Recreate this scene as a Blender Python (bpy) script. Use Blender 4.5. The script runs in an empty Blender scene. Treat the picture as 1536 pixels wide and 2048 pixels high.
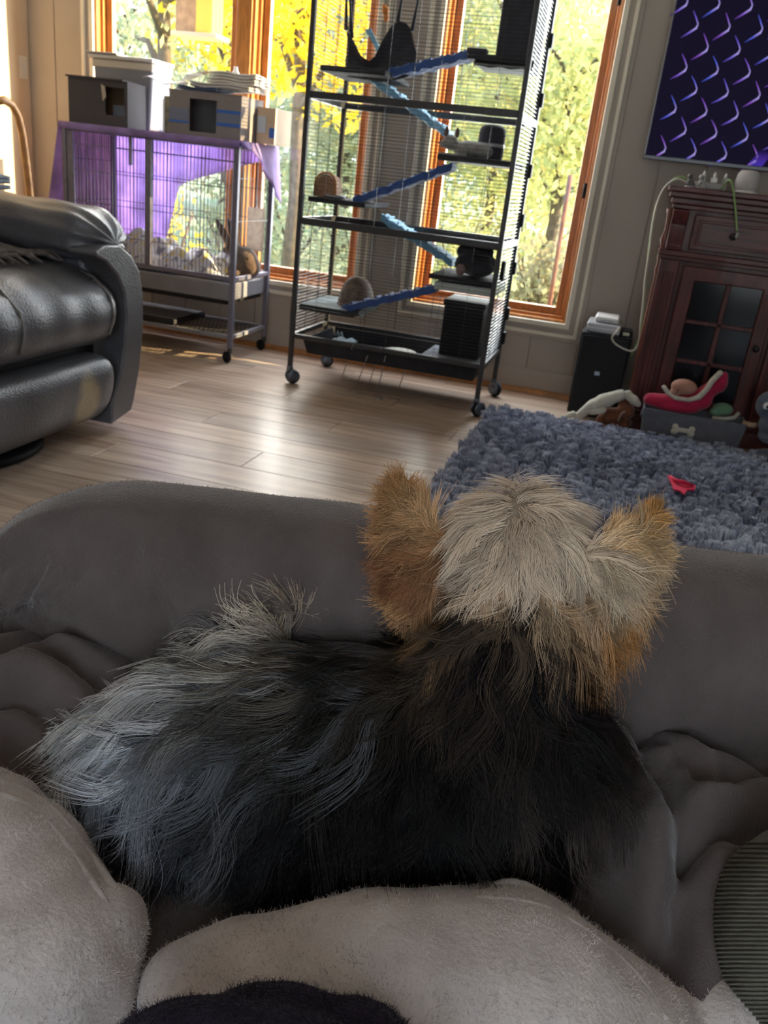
import bpy, bmesh, math, random
import numpy as np
from mathutils import Vector, Matrix, kdtree
from mathutils.bvhtree import BVHTree

random.seed(7)
rng = np.random.default_rng(7)
SC = bpy.context.scene
COL = SC.collection

# ------------------------------------------------------------------ camera
FPX = 1684.0
PITCH, ROLL, YAW = math.radians(21.8), math.radians(6.65), math.radians(14.0)
EYE = np.array([0.0, 0.0, 1.0])


def _rz(v, a=YAW):
    return np.array([math.cos(a) * v[0] - math.sin(a) * v[1], math.sin(a) * v[0] + math.cos(a) * v[1], v[2]])


_f = np.array([0, math.cos(PITCH), -math.sin(PITCH)])
_r = np.array([1.0, 0, 0])
_u = np.cross(_r, _f)
CF = _rz(_f)
CR = _rz(math.cos(ROLL) * _r + math.sin(ROLL) * _u)
CU = _rz(-math.sin(ROLL) * _r + math.cos(ROLL) * _u)
cd = bpy.data.cameras.new('camera')
cam = bpy.data.objects.new('camera', cd)
COL.objects.link(cam)
cam.matrix_world = Matrix(((CR[0], CU[0], -CF[0], EYE[0]), (CR[1], CU[1], -CF[1], EYE[1]), (CR[2], CU[2], -CF[2], EYE[2]), (0, 0, 0, 1)))
cd.sensor_fit = 'VERTICAL'
cd.sensor_height = 24.0
cd.lens = 24.0 * FPX / 2048
cd.clip_start = 0.02
cd.dof.use_dof = True
cd.dof.focus_distance = 0.68
cd.dof.aperture_fstop = 11.0
SC.camera = cam

# ------------------------------------------------------------------ world, sun, lamps, exposure
SC.view_settings.view_transform = 'Standard'
SC.view_settings.look = 'None'
SC.view_settings.gamma = 1.0
SC.view_settings.use_curve_mapping = False
SC.view_settings.exposure = 0.75
SC.cycles.max_bounces = 8
SC.cycles.diffuse_bounces = 4
SC.cycles.transparent_max_bounces = 24
SC.cycles.caustics_reflective = False
SC.cycles.caustics_refractive = False
SC.cycles.sample_clamp_indirect = 6.0

W = bpy.data.worlds.new('sky')
SC.world = W
W.use_nodes = True
nt = W.node_tree
nt.nodes.clear()
wo = nt.nodes.new('ShaderNodeOutputWorld')
bg = nt.nodes.new('ShaderNodeBackground')
tc = nt.nodes.new('ShaderNodeTexCoord')
sx = nt.nodes.new('ShaderNodeSeparateXYZ')
rp = nt.nodes.new('ShaderNodeValToRGB')
nt.links.new(tc.outputs['Generated'], sx.inputs[0])
nt.links.new(sx.outputs['Z'], rp.inputs[0])
rp.color_ramp.elements[0].position = 0.0
rp.color_ramp.elements[0].color = (0.86, 0.92, 0.98, 1)
rp.color_ramp.elements[1].position = 0.6
rp.color_ramp.elements[1].color = (0.50, 0.70, 1.0, 1)
nt.links.new(rp.outputs[0], bg.inputs[0])
bg.inputs[1].default_value = 2.6
nt.links.new(bg.outputs[0], wo.inputs[0])


def lamp(name, kind, loc, energy, color, size=None, target=None, direction=None, size_y=None):
    d = bpy.data.lights.new(name, kind)
    d.energy = energy
    d.color = color
    o = bpy.data.objects.new(name, d)
    COL.objects.link(o)
    o.location = loc
    if kind == 'AREA':
        d.shape = 'RECTANGLE'
        d.size = size
        d.size_y = size_y or size
    if kind == 'POINT':
        d.shadow_soft_size = size
    if target is not None:
        direction = Vector(target) - Vector(loc)
    if direction is not None:
        o.rotation_euler = Vector(direction).to_track_quat('-Z', 'Y').to_euler()
    return o


SUN_DIR = (-1.0, -0.36, -0.40)
sun = lamp('sun', 'SUN', (6, 8, 6), 13.0, (1.0, 0.76, 0.42), direction=SUN_DIR)
sun.data.angle = math.radians(0.6)
# lamps added outside the windows and behind the camera to boost the daylight
lamp('fill_behind_camera', 'AREA', (0.6, -2.40, 1.25), 3.5, (0.80, 0.93, 1.0), 2.4, direction=(0, 1, -0.15), size_y=1.9)  # unseen fill lamp at an invented opening
lamp('daylight_front_windows', 'AREA', (-2.2, 4.78, 1.35), 62, (0.97, 0.97, 1.0), 1.5, direction=(0, -1, -0.25), size_y=1.7)
lamp('daylight_right_window', 'AREA', (-0.68, 4.78, 1.35), 36, (0.95, 0.98, 1.0), 0.75, direction=(0, -1, -0.25), size_y=1.7)
lamp('unseen_ceiling_fill', 'AREA', (-0.4, 1.3, 2.40), 1.5, (1.0, 0.90, 0.80), 0.5, direction=(0, 0, -1))  # unseen lamp added overhead to brighten the room


# ------------------------------------------------------------------ helpers
def ray(x, y):
    return CF + CR * ((x - 768) / FPX) - CU * ((y - 1024) / FPX)


def hx(x, y, X):
    d = ray(x, y)
    return EYE + d * ((X - EYE[0]) / d[0])


def hy(x, y, Y):
    d = ray(x, y)
    return EYE + d * ((Y - EYE[1]) / d[1])


def hz(x, y, Z=0.0):
    d = ray(x, y)
    return EYE + d * ((Z - EYE[2]) / d[2])


def hd(x, y, D):
    """point at horizontal distance D ahead of the viewer"""
    d = ray(x, y)
    h = _rz((0, 1, 0))
    return EYE + d * (D / float(d @ h))


def L(x, y, z):
    """the sofa stands turned by YAW: its own axes to world"""
    return _rz((x, y, z))


def projv(P):
    v = np.asarray(P) - EYE
    z = v @ CF
    return np.stack([768 + FPX * (v @ CR) / z, 1024 - FPX * (v @ CU) / z], -1)


_M = {}


def mat(name, col, rough=0.6, metal=0.0, var=0.0, vscale=8.0, bump=0.0, bscale=60.0, sheen=0.0, spec=0.5, stretch=None, col2=None, emit=None, coat=0.0, detail=4.0, trans=0.0, bdist=0.01):
    if name in _M:
        return _M[name]
    m = bpy.data.materials.new(name)
    m.use_nodes = True
    n = m.node_tree.nodes
    l = m.node_tree.links
    b = n['Principled BSDF']
    b.inputs['Base Color'].default_value = (*col, 1)
    b.inputs['Roughness'].default_value = rough
    b.inputs['Metallic'].default_value = metal
    b.inputs['Specular IOR Level'].default_value = spec
    b.inputs['Sheen Weight'].default_value = sheen
    b.inputs['Sheen Roughness'].default_value = 0.4
    b.inputs['Coat Weight'].default_value = coat
    if emit:
        b.inputs['Emission Color'].default_value = (*emit[:3], 1)
        b.inputs['Emission Strength'].default_value = emit[3]
    t = n.new('ShaderNodeTexCoord')
    mp = n.new('ShaderNodeMapping')
    if stretch:
        mp.inputs['Scale'].default_value = stretch
    l.new(t.outputs['Object'], mp.inputs[0])
    if var > 0 or col2:
        nz = n.new('ShaderNodeTexNoise')
        nz.inputs['Scale'].default_value = vscale
        nz.inputs['Detail'].default_value = detail
        l.new(mp.outputs[0], nz.inputs['Vector'])
        cr = n.new('ShaderNodeValToRGB')
        cr.color_ramp.elements[0].position = 0.35
        cr.color_ramp.elements[1].position = 0.65
        c2 = col2 if col2 else tuple(min(1, c * (1 + var)) for c in col)
        c1 = col if col2 else tuple(c * (1 - var) for c in col)
        cr.color_ramp.elements[0].color = (*c1, 1)
        cr.color_ramp.elements[1].color = (*c2, 1)
        l.new(nz.outputs['Fac'], cr.inputs[0])
        l.new(cr.outputs[0], b.inputs['Base Color'])
    if bump > 0:
        nb = n.new('ShaderNodeTexNoise')
        nb.inputs['Scale'].default_value = bscale
        nb.inputs['Detail'].default_value = 3
        l.new(mp.outputs[0], nb.inputs['Vector'])
        bp = n.new('ShaderNodeBump')
        bp.inputs['Strength'].default_value = bump
        bp.inputs['Distance'].default_value = bdist
        l.new(nb.outputs['Fac'], bp.inputs['Height'])
        l.new(bp.outputs[0], b.inputs['Normal'])
    if trans > 0:
        tr = n.new('ShaderNodeBsdfTranslucent')
        mx = n.new('ShaderNodeMixShader')
        mx.inputs[0].default_value = trans
        src = b.inputs['Base Color'].links
        if src:
            l.new(src[0].from_socket, tr.inputs[0])
        else:
            tr.inputs[0].default_value = (*col, 1)
        l.new(b.outputs[0], mx.inputs[1])
        l.new(tr.outputs[0], mx.inputs[2])
        l.new(mx.outputs[0], n['Material Output'].inputs[0])
    _M[name] = m
    return m


def glass_mat():
    m = bpy.data.materials.new('window_glass')
    m.use_nodes = True
    n = m.node_tree.nodes
    l = m.node_tree.links
    n.remove(n['Principled BSDF'])
    t = n.new('ShaderNodeBsdfTransparent')
    t.inputs[0].default_value = (0.97, 0.98, 0.97, 1)
    g = n.new('ShaderNodeBsdfGlossy')
    g.inputs['Roughness'].default_value = 0.02
    mx = n.new('ShaderNodeMixShader')
    mx.inputs[0].default_value = 0.04
    l.new(t.outputs[0], mx.inputs[1])
    l.new(g.outputs[0], mx.inputs[2])
    l.new(mx.outputs[0], n['Material Output'].inputs[0])
    return m


def attr_mat(name, rough=0.7, trans=0.0, sheen=0.0, spec=0.3):
    """colour comes from the 'tint' attribute of the geometry (leaf, tuft or strand colour)"""
    m = bpy.data.materials.new(name)
    m.use_nodes = True
    n = m.node_tree.nodes
    l = m.node_tree.links
    b = n['Principled BSDF']
    b.inputs['Roughness'].default_value = rough
    b.inputs['Sheen Weight'].default_value = sheen
    b.inputs['Specular IOR Level'].default_value = spec
    a = n.new('ShaderNodeAttribute')
    a.attribute_name = 'tint'
    l.new(a.outputs['Color'], b.inputs['Base Color'])
    if trans > 0:
        tr = n.new('ShaderNodeBsdfTranslucent')
        l.new(a.outputs['Color'], tr.inputs[0])
        mx = n.new('ShaderNodeMixShader')
        mx.inputs[0].default_value = trans
        l.new(b.outputs[0], mx.inputs[1])
        l.new(tr.outputs[0], mx.inputs[2])
        l.new(mx.outputs[0], n['Material Output'].inputs[0])
    return m


def hair_mat(name, rough=0.35, radial=0.5, ior=1.55):
    m = bpy.data.materials.new(name)
    m.use_nodes = True
    n = m.node_tree.nodes
    l = m.node_tree.links
    n.remove(n['Principled BSDF'])
    h = n.new('ShaderNodeBsdfHairPrincipled')
    h.parametrization = 'COLOR'
    h.inputs['Roughness'].default_value = rough
    h.inputs['Radial Roughness'].default_value = radial
    h.inputs['IOR'].default_value = ior
    h.inputs['Random Roughness'].default_value = 0.2
    a = n.new('ShaderNodeAttribute')
    a.attribute_name = 'tint'
    l.new(a.outputs['Color'], h.inputs['Color'])
    l.new(h.outputs[0], n['Material Output'].inputs[0])
    return m


def wpos(o):
    p = Vector((0, 0, 0))
    while o is not None:
        p += Vector(o.location)
        o = o.parent
    return np.array(p)


def tag(o, label=None, cat=None, group=None, kind=None):
    if label:
        o['label'] = label
    if cat:
        o['category'] = cat
    if group:
        o['group'] = group
    if kind:
        o['kind'] = kind
    return o


def thing(name, label, cat, loc=(0, 0, 0), group=None, kind=None):
    o = bpy.data.objects.new(name, None)
    o.empty_display_size = 0.1
    COL.objects.link(o)
    o.location = [float(v) for v in loc]
    return tag(o, label, cat, group, kind)


class MB:
    def __init__(self):
        self.v = []
        self.f = []

    def add(self, vs, fs):
        k = len(self.v)
        self.v.extend([tuple(float(c) for c in p) for p in vs])
        self.f.extend([tuple(i + k for i in q) for q in fs])
        return self

    def box(self, a, b):
        x0, y0, z0 = [min(a[i], b[i]) for i in range(3)]
        x1, y1, z1 = [max(a[i], b[i]) for i in range(3)]
        return self.add([(x0, y0, z0), (x1, y0, z0), (x1, y1, z0), (x0, y1, z0), (x0, y0, z1), (x1, y0, z1), (x1, y1, z1), (x0, y1, z1)],
                        [(0, 3, 2, 1), (4, 5, 6, 7), (0, 1, 5, 4), (1, 2, 6, 5), (2, 3, 7, 6), (3, 0, 4, 7)])

    def bar(self, p, q, w, h=None, up=(0, 0, 1)):
        """rectangular bar from p to q, w wide and h along 'up'"""
        h = h or w
        p = np.array(p, float)
        q = np.array(q, float)
        d = q - p
        d /= np.linalg.norm(d)
        up = np.array(up, float)
        if abs(d @ up) > 0.95:
            up = np.array([0, 1.0, 0])
        s = np.cross(d, up)
        s /= np.linalg.norm(s)
        t = np.cross(s, d)
        vs = []
        for c in (p, q):
            for a, b in ((-1, -1), (1, -1), (1, 1), (-1, 1)):
                vs.append(c + s * a * w / 2 + t * b * h / 2)
        return self.add(vs, [(0, 3, 2, 1)[::-1], (4, 5, 6, 7)[::-1], (0, 1, 5, 4)[::-1], (1, 2, 6, 5)[::-1], (2, 3, 7, 6)[::-1], (3, 0, 4, 7)[::-1]])

    def tube(self, pts, r, n=8, closed_ends=True):
        pts = [np.array(p, float) for p in pts]
        rs = r if hasattr(r, '__len__') else [r] * len(pts)
        k = len(self.v)
        prev = None
        vs = []
        for i, p in enumerate(pts):
            d = pts[min(i + 1, len(pts) - 1)] - pts[max(i - 1, 0)]
            d = d / (np.linalg.norm(d) + 1e-12)
            if prev is None:
                a = np.array([0, 0, 1.0]) if abs(d[2]) < 0.9 else np.array([1.0, 0, 0])
                s = np.cross(d, a)
            else:
                s = prev - d * (prev @ d)
            s /= np.linalg.norm(s) + 1e-12
            prev = s
            t = np.cross(d, s)
            for j in range(n):
                a = 2 * math.pi * j / n
                vs.append(p + rs[i] * (math.cos(a) * s + math.sin(a) * t))
        fs = []
        for i in range(len(pts) - 1):
            for j in range(n):
                j2 = (j + 1) % n
                fs.append((i * n + j, i * n + j2, (i + 1) * n + j2, (i + 1) * n + j))
        if closed_ends:
            fs.append(tuple(range(n))[::-1])
            fs.append(tuple((len(pts) - 1) * n + j for j in range(n)))
        return self.add(vs, fs)

    def lathe(self, prof, c, n=24, axis=(0, 0, 1)):
        """prof: list of (radius, height) from bottom to top around axis through c"""
        ax = np.array(axis, float)
        ax /= np.linalg.norm(ax)
        a = np.array([1.0, 0, 0]) if abs(ax[0]) < 0.9 else np.array([0, 1.0, 0])
        s = np.cross(ax, a)
        s /= np.linalg.norm(s)
        t = np.cross(ax, s)
        c = np.array(c, float)
        vs = []
        for r, h in prof:
            for j in range(n):
                an = 2 * math.pi * j / n
                vs.append(c + ax * h + max(r, 1e-4) * (math.cos(an) * s + math.sin(an) * t))
        fs = []
        for i in range(len(prof) - 1):
            for j in range(n):
                j2 = (j + 1) % n
                fs.append((i * n + j, i * n + j2, (i + 1) * n + j2, (i + 1) * n + j))
        fs.append(tuple(range(n))[::-1])
        fs.append(tuple((len(prof) - 1) * n + j for j in range(n)))
        return self.add(vs, fs)

    def ell(self, c, r, nu=16, nv=10, rot=None, fn=None):
        c = np.array(c, float)
        r = np.array([r] * 3 if not hasattr(r, '__len__') else r, float)
        vs = []
        for i in range(nv + 1):
            th = math.pi * i / nv
            for j in range(nu):
                ph = 2 * math.pi * j / nu
                d = np.array([math.sin(th) * math.cos(ph), math.sin(th) * math.sin(ph), -math.cos(th)])
                if i in (0, nv):
                    d = np.array([1e-4 * math.cos(ph), 1e-4 * math.sin(ph), d[2]])
                k = fn(d) if fn else 1.0
                p = d * r * k
                if rot is not None:
                    p = rot @ p
                vs.append(c + p)
        fs = []
        for i in range(nv):
            for j in range(nu):
                j2 = (j + 1) % nu
                fs.append((i * nu + j, i * nu + j2, (i + 1) * nu + j2, (i + 1) * nu + j))
        return self.add(vs, fs)

    def grid(self, fn, nu, nv, thick=0.0, down=(0, 0, -1)):
        """open surface fn(u, v) for u, v in 0..1, given a thickness"""
        P = [np.array(fn(i / (nu - 1), j / (nv - 1)), float) for j in range(nv) for i in range(nu)]
        fs = [(j * nu + i, j * nu + i + 1, (j + 1) * nu + i + 1, (j + 1) * nu + i) for j in range(nv - 1) for i in range(nu - 1)]
        if thick <= 0:
            return self.add(P, fs)
        n = len(P)
        Q = [p + np.array(down) * thick for p in P]
        fs2 = [tuple(n + i for i in f[::-1]) for f in fs]
        rim = []
        loop = [i for i in range(nu)] + [j * nu + nu - 1 for j in range(1, nv)] + [(nv - 1) * nu + i for i in range(nu - 2, -1, -1)] + [j * nu for j in range(nv - 2, 0, -1)]
        for a, b in zip(loop, loop[1:] + loop[:1]):
            rim.append((b, a, a + n, b + n))
        return self.add(P + Q, fs + fs2 + rim)

    def prism(self, poly, a, b):
        """polygon (list of 3-D points, planar) swept from offset a to offset b (3-vectors)"""
        n = len(poly)
        A = [np.array(p, float) + np.array(a, float) for p in poly]
        B = [np.array(p, float) + np.array(b, float) for p in poly]
        fs = [tuple(range(n))[::-1], tuple(range(n, 2 * n))]
        for i in range(n):
            j = (i + 1) % n
            fs.append((i, j, n + j, n + i))
        return self.add(A + B, fs)

    def ring(self, x0, x1, z0, z1, w, y0, y1):
        """rectangular picture-frame ring in the XZ plane, its member w wide, from depth y0 to y1"""
        vs = []
        for y in (y0, y1):
            for a, b in ((x0, z0), (x1, z0), (x1, z1), (x0, z1)):
                vs.append((a, y, b))
            for a, b in ((x0 + w, z0 + w), (x1 - w, z0 + w), (x1 - w, z1 - w), (x0 + w, z1 - w)):
                vs.append((a, y, b))
        fs = []
        for i in range(4):
            j = (i + 1) % 4
            fs += [(i, j, 4 + j, 4 + i), (8 + i, 12 + i, 12 + j, 8 + j), (i, 8 + i, 8 + j, j), (4 + i, 4 + j, 12 + j, 12 + i)]
        return self.add(vs, fs)

    def mesh(self, name, off=(0, 0, 0)):
        me = bpy.data.meshes.new(name)
        V = np.array(self.v, float) - np.array(off)
        me.from_pydata([tuple(p) for p in V], [], self.f)
        bm = bmesh.new()
        bm.from_mesh(me)
        bmesh.ops.recalc_face_normals(bm, faces=bm.faces)
        bm.to_mesh(me)
        bm.free()
        return me

    def build(self, name, m, parent=None, smooth=False, bevel=0.0, sub=0, seg=2, auto=False):
        V = np.array(self.v)
        if parent is not None:
            off = wpos(parent)
        else:
            off = np.array([(V[:, 0].min() + V[:, 0].max()) / 2, (V[:, 1].min() + V[:, 1].max()) / 2, V[:, 2].min()])
        me = self.mesh(name, off)
        if m is not None:
            me.materials.append(m)
        o = bpy.data.objects.new(name, me)
        COL.objects.link(o)
        if parent is not None:
            o.parent = parent
        else:
            o.location = off
        if smooth or bevel > 0:
            me.shade_smooth()
        if bevel > 0:
            b = o.modifiers.new('bevel', 'BEVEL')
            b.width = bevel
            b.segments = seg
            b.limit_method = 'ANGLE'
            b.harden_normals = True
        if sub:
            s = o.modifiers.new('sub', 'SUBSURF')
            s.levels = sub
            s.render_levels = sub
        return o


def blob(name, balls, m, parent=None, voxel=0.01, smooth=6, noise=None):
    """one continuous body from overlapping tapered capsules (p, q, r1, r2) and ellipsoids (c, r3)"""
    mb = MB()
    for b in balls:
        if len(b) == 4:
            p, q, r1, r2 = b
            p = np.array(p, float)
            q = np.array(q, float)
            for t in np.linspace(0, 1, max(2, int(np.linalg.norm(q - p) / (0.6 * max(min(r1, r2), voxel))) + 2)):
                mb.ell(p + (q - p) * t, r1 + (r2 - r1) * t, 14, 9)
        else:
            mb.ell(b[0], b[1], 18, 12, rot=b[2] if len(b) > 2 else None)
    o = mb.build(name + '_tmp', None)
    r = o.modifiers.new('r', 'REMESH')
    r.mode = 'VOXEL'
    r.voxel_size = voxel
    s = o.modifiers.new('s', 'SMOOTH')
    s.iterations = smooth
    s.factor = 0.5
    dg = bpy.context.evaluated_depsgraph_get()
    me = bpy.data.meshes.new_from_object(o.evaluated_get(dg))
    off0 = wpos(o)
    bpy.data.objects.remove(o)
    V = np.empty(len(me.vertices) * 3)
    me.vertices.foreach_get('co', V)
    V = V.reshape(-1, 3) + off0
    if noise is not None:
        V = noise(V)
    off = wpos(parent) if parent is not None else np.array([V[:, 0].mean(), V[:, 1].mean(), V[:, 2].min()])
    me.vertices.foreach_set('co', (V - off).ravel())
    me.name = name
    me.materials.clear()
    me.materials.append(m)
    me.shade_smooth()
    me.update()
    ob = bpy.data.objects.new(name, me)
    COL.objects.link(ob)
    if parent is not None:
        ob.parent = parent
    else:
        ob.location = off
    return ob


def sample(o, n):
    """random points and normals on a mesh, in world coordinates"""
    me = o.data
    me.calc_loop_triangles()
    V = np.empty(len(me.vertices) * 3)
    me.vertices.foreach_get('co', V)
    V = V.reshape(-1, 3) + wpos(o)
    T = np.empty(len(me.loop_triangles) * 3, dtype=np.int32)
    me.loop_triangles.foreach_get('vertices', T)
    T = T.reshape(-1, 3)
    a, b, c = V[T[:, 0]], V[T[:, 1]], V[T[:, 2]]
    N = np.cross(b - a, c - a)
    ar = np.linalg.norm(N, axis=1)
    idx = rng.choice(len(T), n, p=ar / ar.sum())
    r1 = np.sqrt(rng.random(n))[:, None]
    r2 = rng.random(n)[:, None]
    P = a[idx] * (1 - r1) + b[idx] * r1 * (1 - r2) + c[idx] * r1 * r2
    return P, N[idx] / (ar[idx][:, None] + 1e-12)


def strands(name, m, parent, P, tint, r_root, r_tip):
    """hair curves: P (N, K, 3) world positions, tint (N, 3) colour per strand"""
    N, K, _ = P.shape
    hc = bpy.data.hair_curves.new(name)
    hc.add_curves([K] * N)
    off = wpos(parent)
    hc.attributes['position'].data.foreach_set('vector', (P - off).astype(np.float32).ravel())
    t = np.linspace(0, 1, K)[None, :] ** 1.5
    rr = np.broadcast_to(np.asarray(r_root).reshape(-1, 1), (N, 1))
    R = (rr * (1 - t) + r_tip * t).astype(np.float32)
    at = hc.attributes.get('radius') or hc.attributes.new('radius', 'FLOAT', 'POINT')
    at.data.foreach_set('value', R.ravel())
    ca = hc.attributes.new('tint', 'FLOAT_COLOR', 'CURVE')
    ca.data.foreach_set('color', np.concatenate([tint, np.ones((N, 1))], 1).astype(np.float32).ravel())
    hc.materials.append(m)
    o = bpy.data.objects.new(name, hc)
    COL.objects.link(o)
    o.parent = parent
    return o


def vnoise(P, s, seed=0):
    """cheap smooth noise, -1..1"""
    r = np.random.default_rng(seed)
    out = np.zeros(len(P))
    for k in range(6):
        d = r.normal(size=3)
        d /= np.linalg.norm(d)
        d2 = r.normal(size=3)
        out += np.sin(P @ d * s * (0.7 + 0.25 * k) + r.random() * 6.28 + 1.3 * np.sin(P @ d2 * s * 0.6 + r.random() * 6.28))
    return out / 3.2


# ------------------------------------------------------------------ materials
m_wall = mat('wall_paint', (0.41, 0.355, 0.305), 0.75, var=0.05, vscale=3, bump=0.05, bscale=180)
m_wall2 = mat('side_wall_paint', (0.70, 0.53, 0.34), 0.75, var=0.05, vscale=3)
m_ceil = mat('ceiling_paint', (0.62, 0.60, 0.56), 0.85)
m_trim = mat('trim_paint', (0.76, 0.69, 0.55), 0.45, var=0.04)
m_wood = mat('window_wood', (0.44, 0.17, 0.035), 0.38, var=0.25, vscale=14, stretch=(9, 9, 0.8), bump=0.05, bscale=60, coat=0.2)
m_shoe = mat('shoe_wood', (0.46, 0.20, 0.06), 0.4, var=0.2, vscale=20)
m_glass = glass_mat()
m_iron = mat('hammertone_iron', (0.05, 0.05, 0.052), 0.42, metal=0.4, var=0.15, vscale=80)
m_wire = mat('cage_wire', (0.045, 0.045, 0.047), 0.4, metal=0.5)
m_pan = mat('cage_pan_plastic', (0.036, 0.036, 0.04), 0.75, var=0.15, vscale=20, spec=0.08)
m_purp = mat('lilac_grey_metal', (0.17, 0.165, 0.22), 0.4, metal=0.3, var=0.1, vscale=40)
m_bluef = mat('blue_fleece', (0.035, 0.085, 0.27), 0.9, sheen=0.5, var=0.2, vscale=25, bump=0.3, bscale=120)
m_lblue = mat('pale_blue_fleece', (0.25, 0.50, 0.68), 0.9, sheen=0.5, var=0.15, vscale=25)
m_darkf = mat('charcoal_fleece', (0.035, 0.035, 0.045), 0.95, sheen=0.3, var=0.2, vscale=20, bump=0.3, bscale=90)
m_black = mat('black_plastic', (0.009, 0.009, 0.011), 0.55, spec=.2, var=0.15, vscale=30)
m_rubber = mat('black_rubber', (0.009, 0.009, 0.010), 0.6, spec=.15)
m_steel = mat('steel', (0.45, 0.46, 0.48), 0.35, metal=0.9)
m_white = mat('white_plastic', (0.70, 0.68, 0.66), 0.4)
m_silver = mat('silver_plastic', (0.42, 0.42, 0.44), 0.35, metal=0.3)
m_leather = mat('grey_leather', (0.095, 0.095, 0.108), 0.34, var=0.18, vscale=5, bump=0.25, bscale=140, spec=0.6)
m_stitch = mat('seam_thread', (0.16, 0.15, 0.14), 0.7)
m_sofa = mat('brown_plush', (0.118, 0.094, 0.089), 0.97, sheen=0.4, var=0.14, vscale=18, bump=0.8, bscale=430, spec=0.02, bdist=0.0014, stretch=(1, 1, .6))
m_throw = mat('grey_fleece', (0.60, 0.52, 0.485), 0.97, sheen=0.30, var=0.10, vscale=26, bump=0.6, bscale=300, spec=0.03, bdist=0.0022)
m_navy = mat('navy_fleece', (0.026, 0.020, 0.038), 0.97, sheen=0.2, var=0.25, vscale=40, bump=0.7, bscale=330, spec=0.02, bdist=0.0025)
m_mahog = mat('mahogany', (0.085, 0.020, 0.017), 0.45, var=0.35, vscale=8, stretch=(6, 6, 0.7), coat=0.08, spec=.3)
m_mahog2 = mat('mahogany_panel', (0.085, 0.021, 0.018), 0.45, var=0.35, vscale=8, stretch=(0.7, 6, 6), coat=0.08, spec=.3)

# ------------------------------------------------------------------ room shell
WY = 4.492          # inner face of the window wall
XL, XR, YF, ZC = -3.44, 3.0, -2.5, 2.45
H1, H2, H3 = (-3.02, -2.18), (-2.10, -1.435), (-1.10, -0.28)
ZB, ZT = 0.383, 2.25


def holed_wall(name, xs, zs, holes, put):
    """one connected wall of cells xs x zs with the hole cells left out; put(x, z, side) gives the vertex"""
    mb = MB()
    nx, nz = len(xs), len(zs)
    V = [put(x, z, s) for s in (0, 1) for z in zs for x in xs]
    ix = lambda i, j, s: s * nx * nz + j * nx + i
    F = []
    solid = lambda i, j: 0 <= i < nx - 1 and 0 <= j < nz - 1 and (i, j) not in holes
    for i in range(nx - 1):
        for j in range(nz - 1):
            if not solid(i, j):
                continue
            F.append((ix(i, j, 0), ix(i + 1, j, 0), ix(i + 1, j + 1, 0), ix(i, j + 1, 0)))
            F.append((ix(i, j, 1), ix(i, j + 1, 1), ix(i + 1, j + 1, 1), ix(i + 1, j, 1)))
            if not solid(i - 1, j):
                F.append((ix(i, j, 0), ix(i, j + 1, 0), ix(i, j + 1, 1), ix(i, j, 1)))
            if not solid(i + 1, j):
                F.append((ix(i + 1, j, 0), ix(i + 1, j, 1), ix(i + 1, j + 1, 1), ix(i + 1, j + 1, 0)))
            if not solid(i, j - 1):
                F.append((ix(i, j, 0), ix(i, j, 1), ix(i + 1, j, 1), ix(i + 1, j, 0)))
            if not solid(i, j + 1):
                F.append((ix(i, j + 1, 0), ix(i + 1, j + 1, 0), ix(i + 1, j + 1, 1), ix(i, j + 1, 1)))
    mb.add(V, F)
    return mb


# floor slab with its planks
floor = MB().box((XL - .1, YF - .1, -0.12), (XR + .1, WY + .12, -0.012)).build('floor', mat('subfloor', (0.1, 0.08, 0.06), 0.8))
tag(floor, kind='structure')


def plank_mat():
    m = bpy.data.materials.new('laminate')
    m.use_nodes = True
    n = m.node_tree.nodes
    l = m.node_tree.links
    b = n['Principled BSDF']
    t = n.new('ShaderNodeTexCoord')
    oi = n.new('ShaderNodeObjectInfo')
    ad = n.new('ShaderNodeVectorMath')
    ad.operation = 'MULTIPLY_ADD'
    l.new(oi.outputs['Random'], ad.inputs[0])
    ad.inputs[1].default_value = (37, 19, 5)
    l.new(t.outputs['Object'], ad.inputs[2])
    mp = n.new('ShaderNodeMapping')
    mp.inputs['Scale'].default_value = (0.9, 11, 1)
    l.new(ad.outputs[0], mp.inputs[0])
    nz = n.new('ShaderNodeTexNoise')
    nz.inputs['Scale'].default_value = 2.6
    nz.inputs['Detail'].default_value = 6
    nz.inputs['Distortion'].default_value = 0.8
    l.new(mp.outputs[0], nz.inputs['Vector'])
    cr = n.new('ShaderNodeValToRGB')
    e = cr.color_ramp.elements
    e[0].position = 0.3
    e[0].color = (0.29, 0.19, 0.135, 1)
    e[1].position = 0.62
    e[1].color = (0.54, 0.42, 0.325, 1)
    l.new(nz.outputs['Fac'], cr.inputs[0])
    hs = n.new('ShaderNodeHueSaturation')
    mr = n.new('ShaderNodeMapRange')
    mr.inputs['To Min'].default_value = 0.82
    mr.inputs['To Max'].default_value = 1.15
    l.new(oi.outputs['Random'], mr.inputs[0])
    l.new(mr.outputs[0], hs.inputs['Value'])
    l.new(cr.outputs[0], hs.inputs['Color'])
    l.new(hs.outputs[0], b.inputs['Base Color'])
    b.inputs['Roughness'].default_value = 0.36
    b.inputs['Coat Weight'].default_value = 0.12
    b.inputs['Coat Roughness'].default_value = 0.2
    return m


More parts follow.
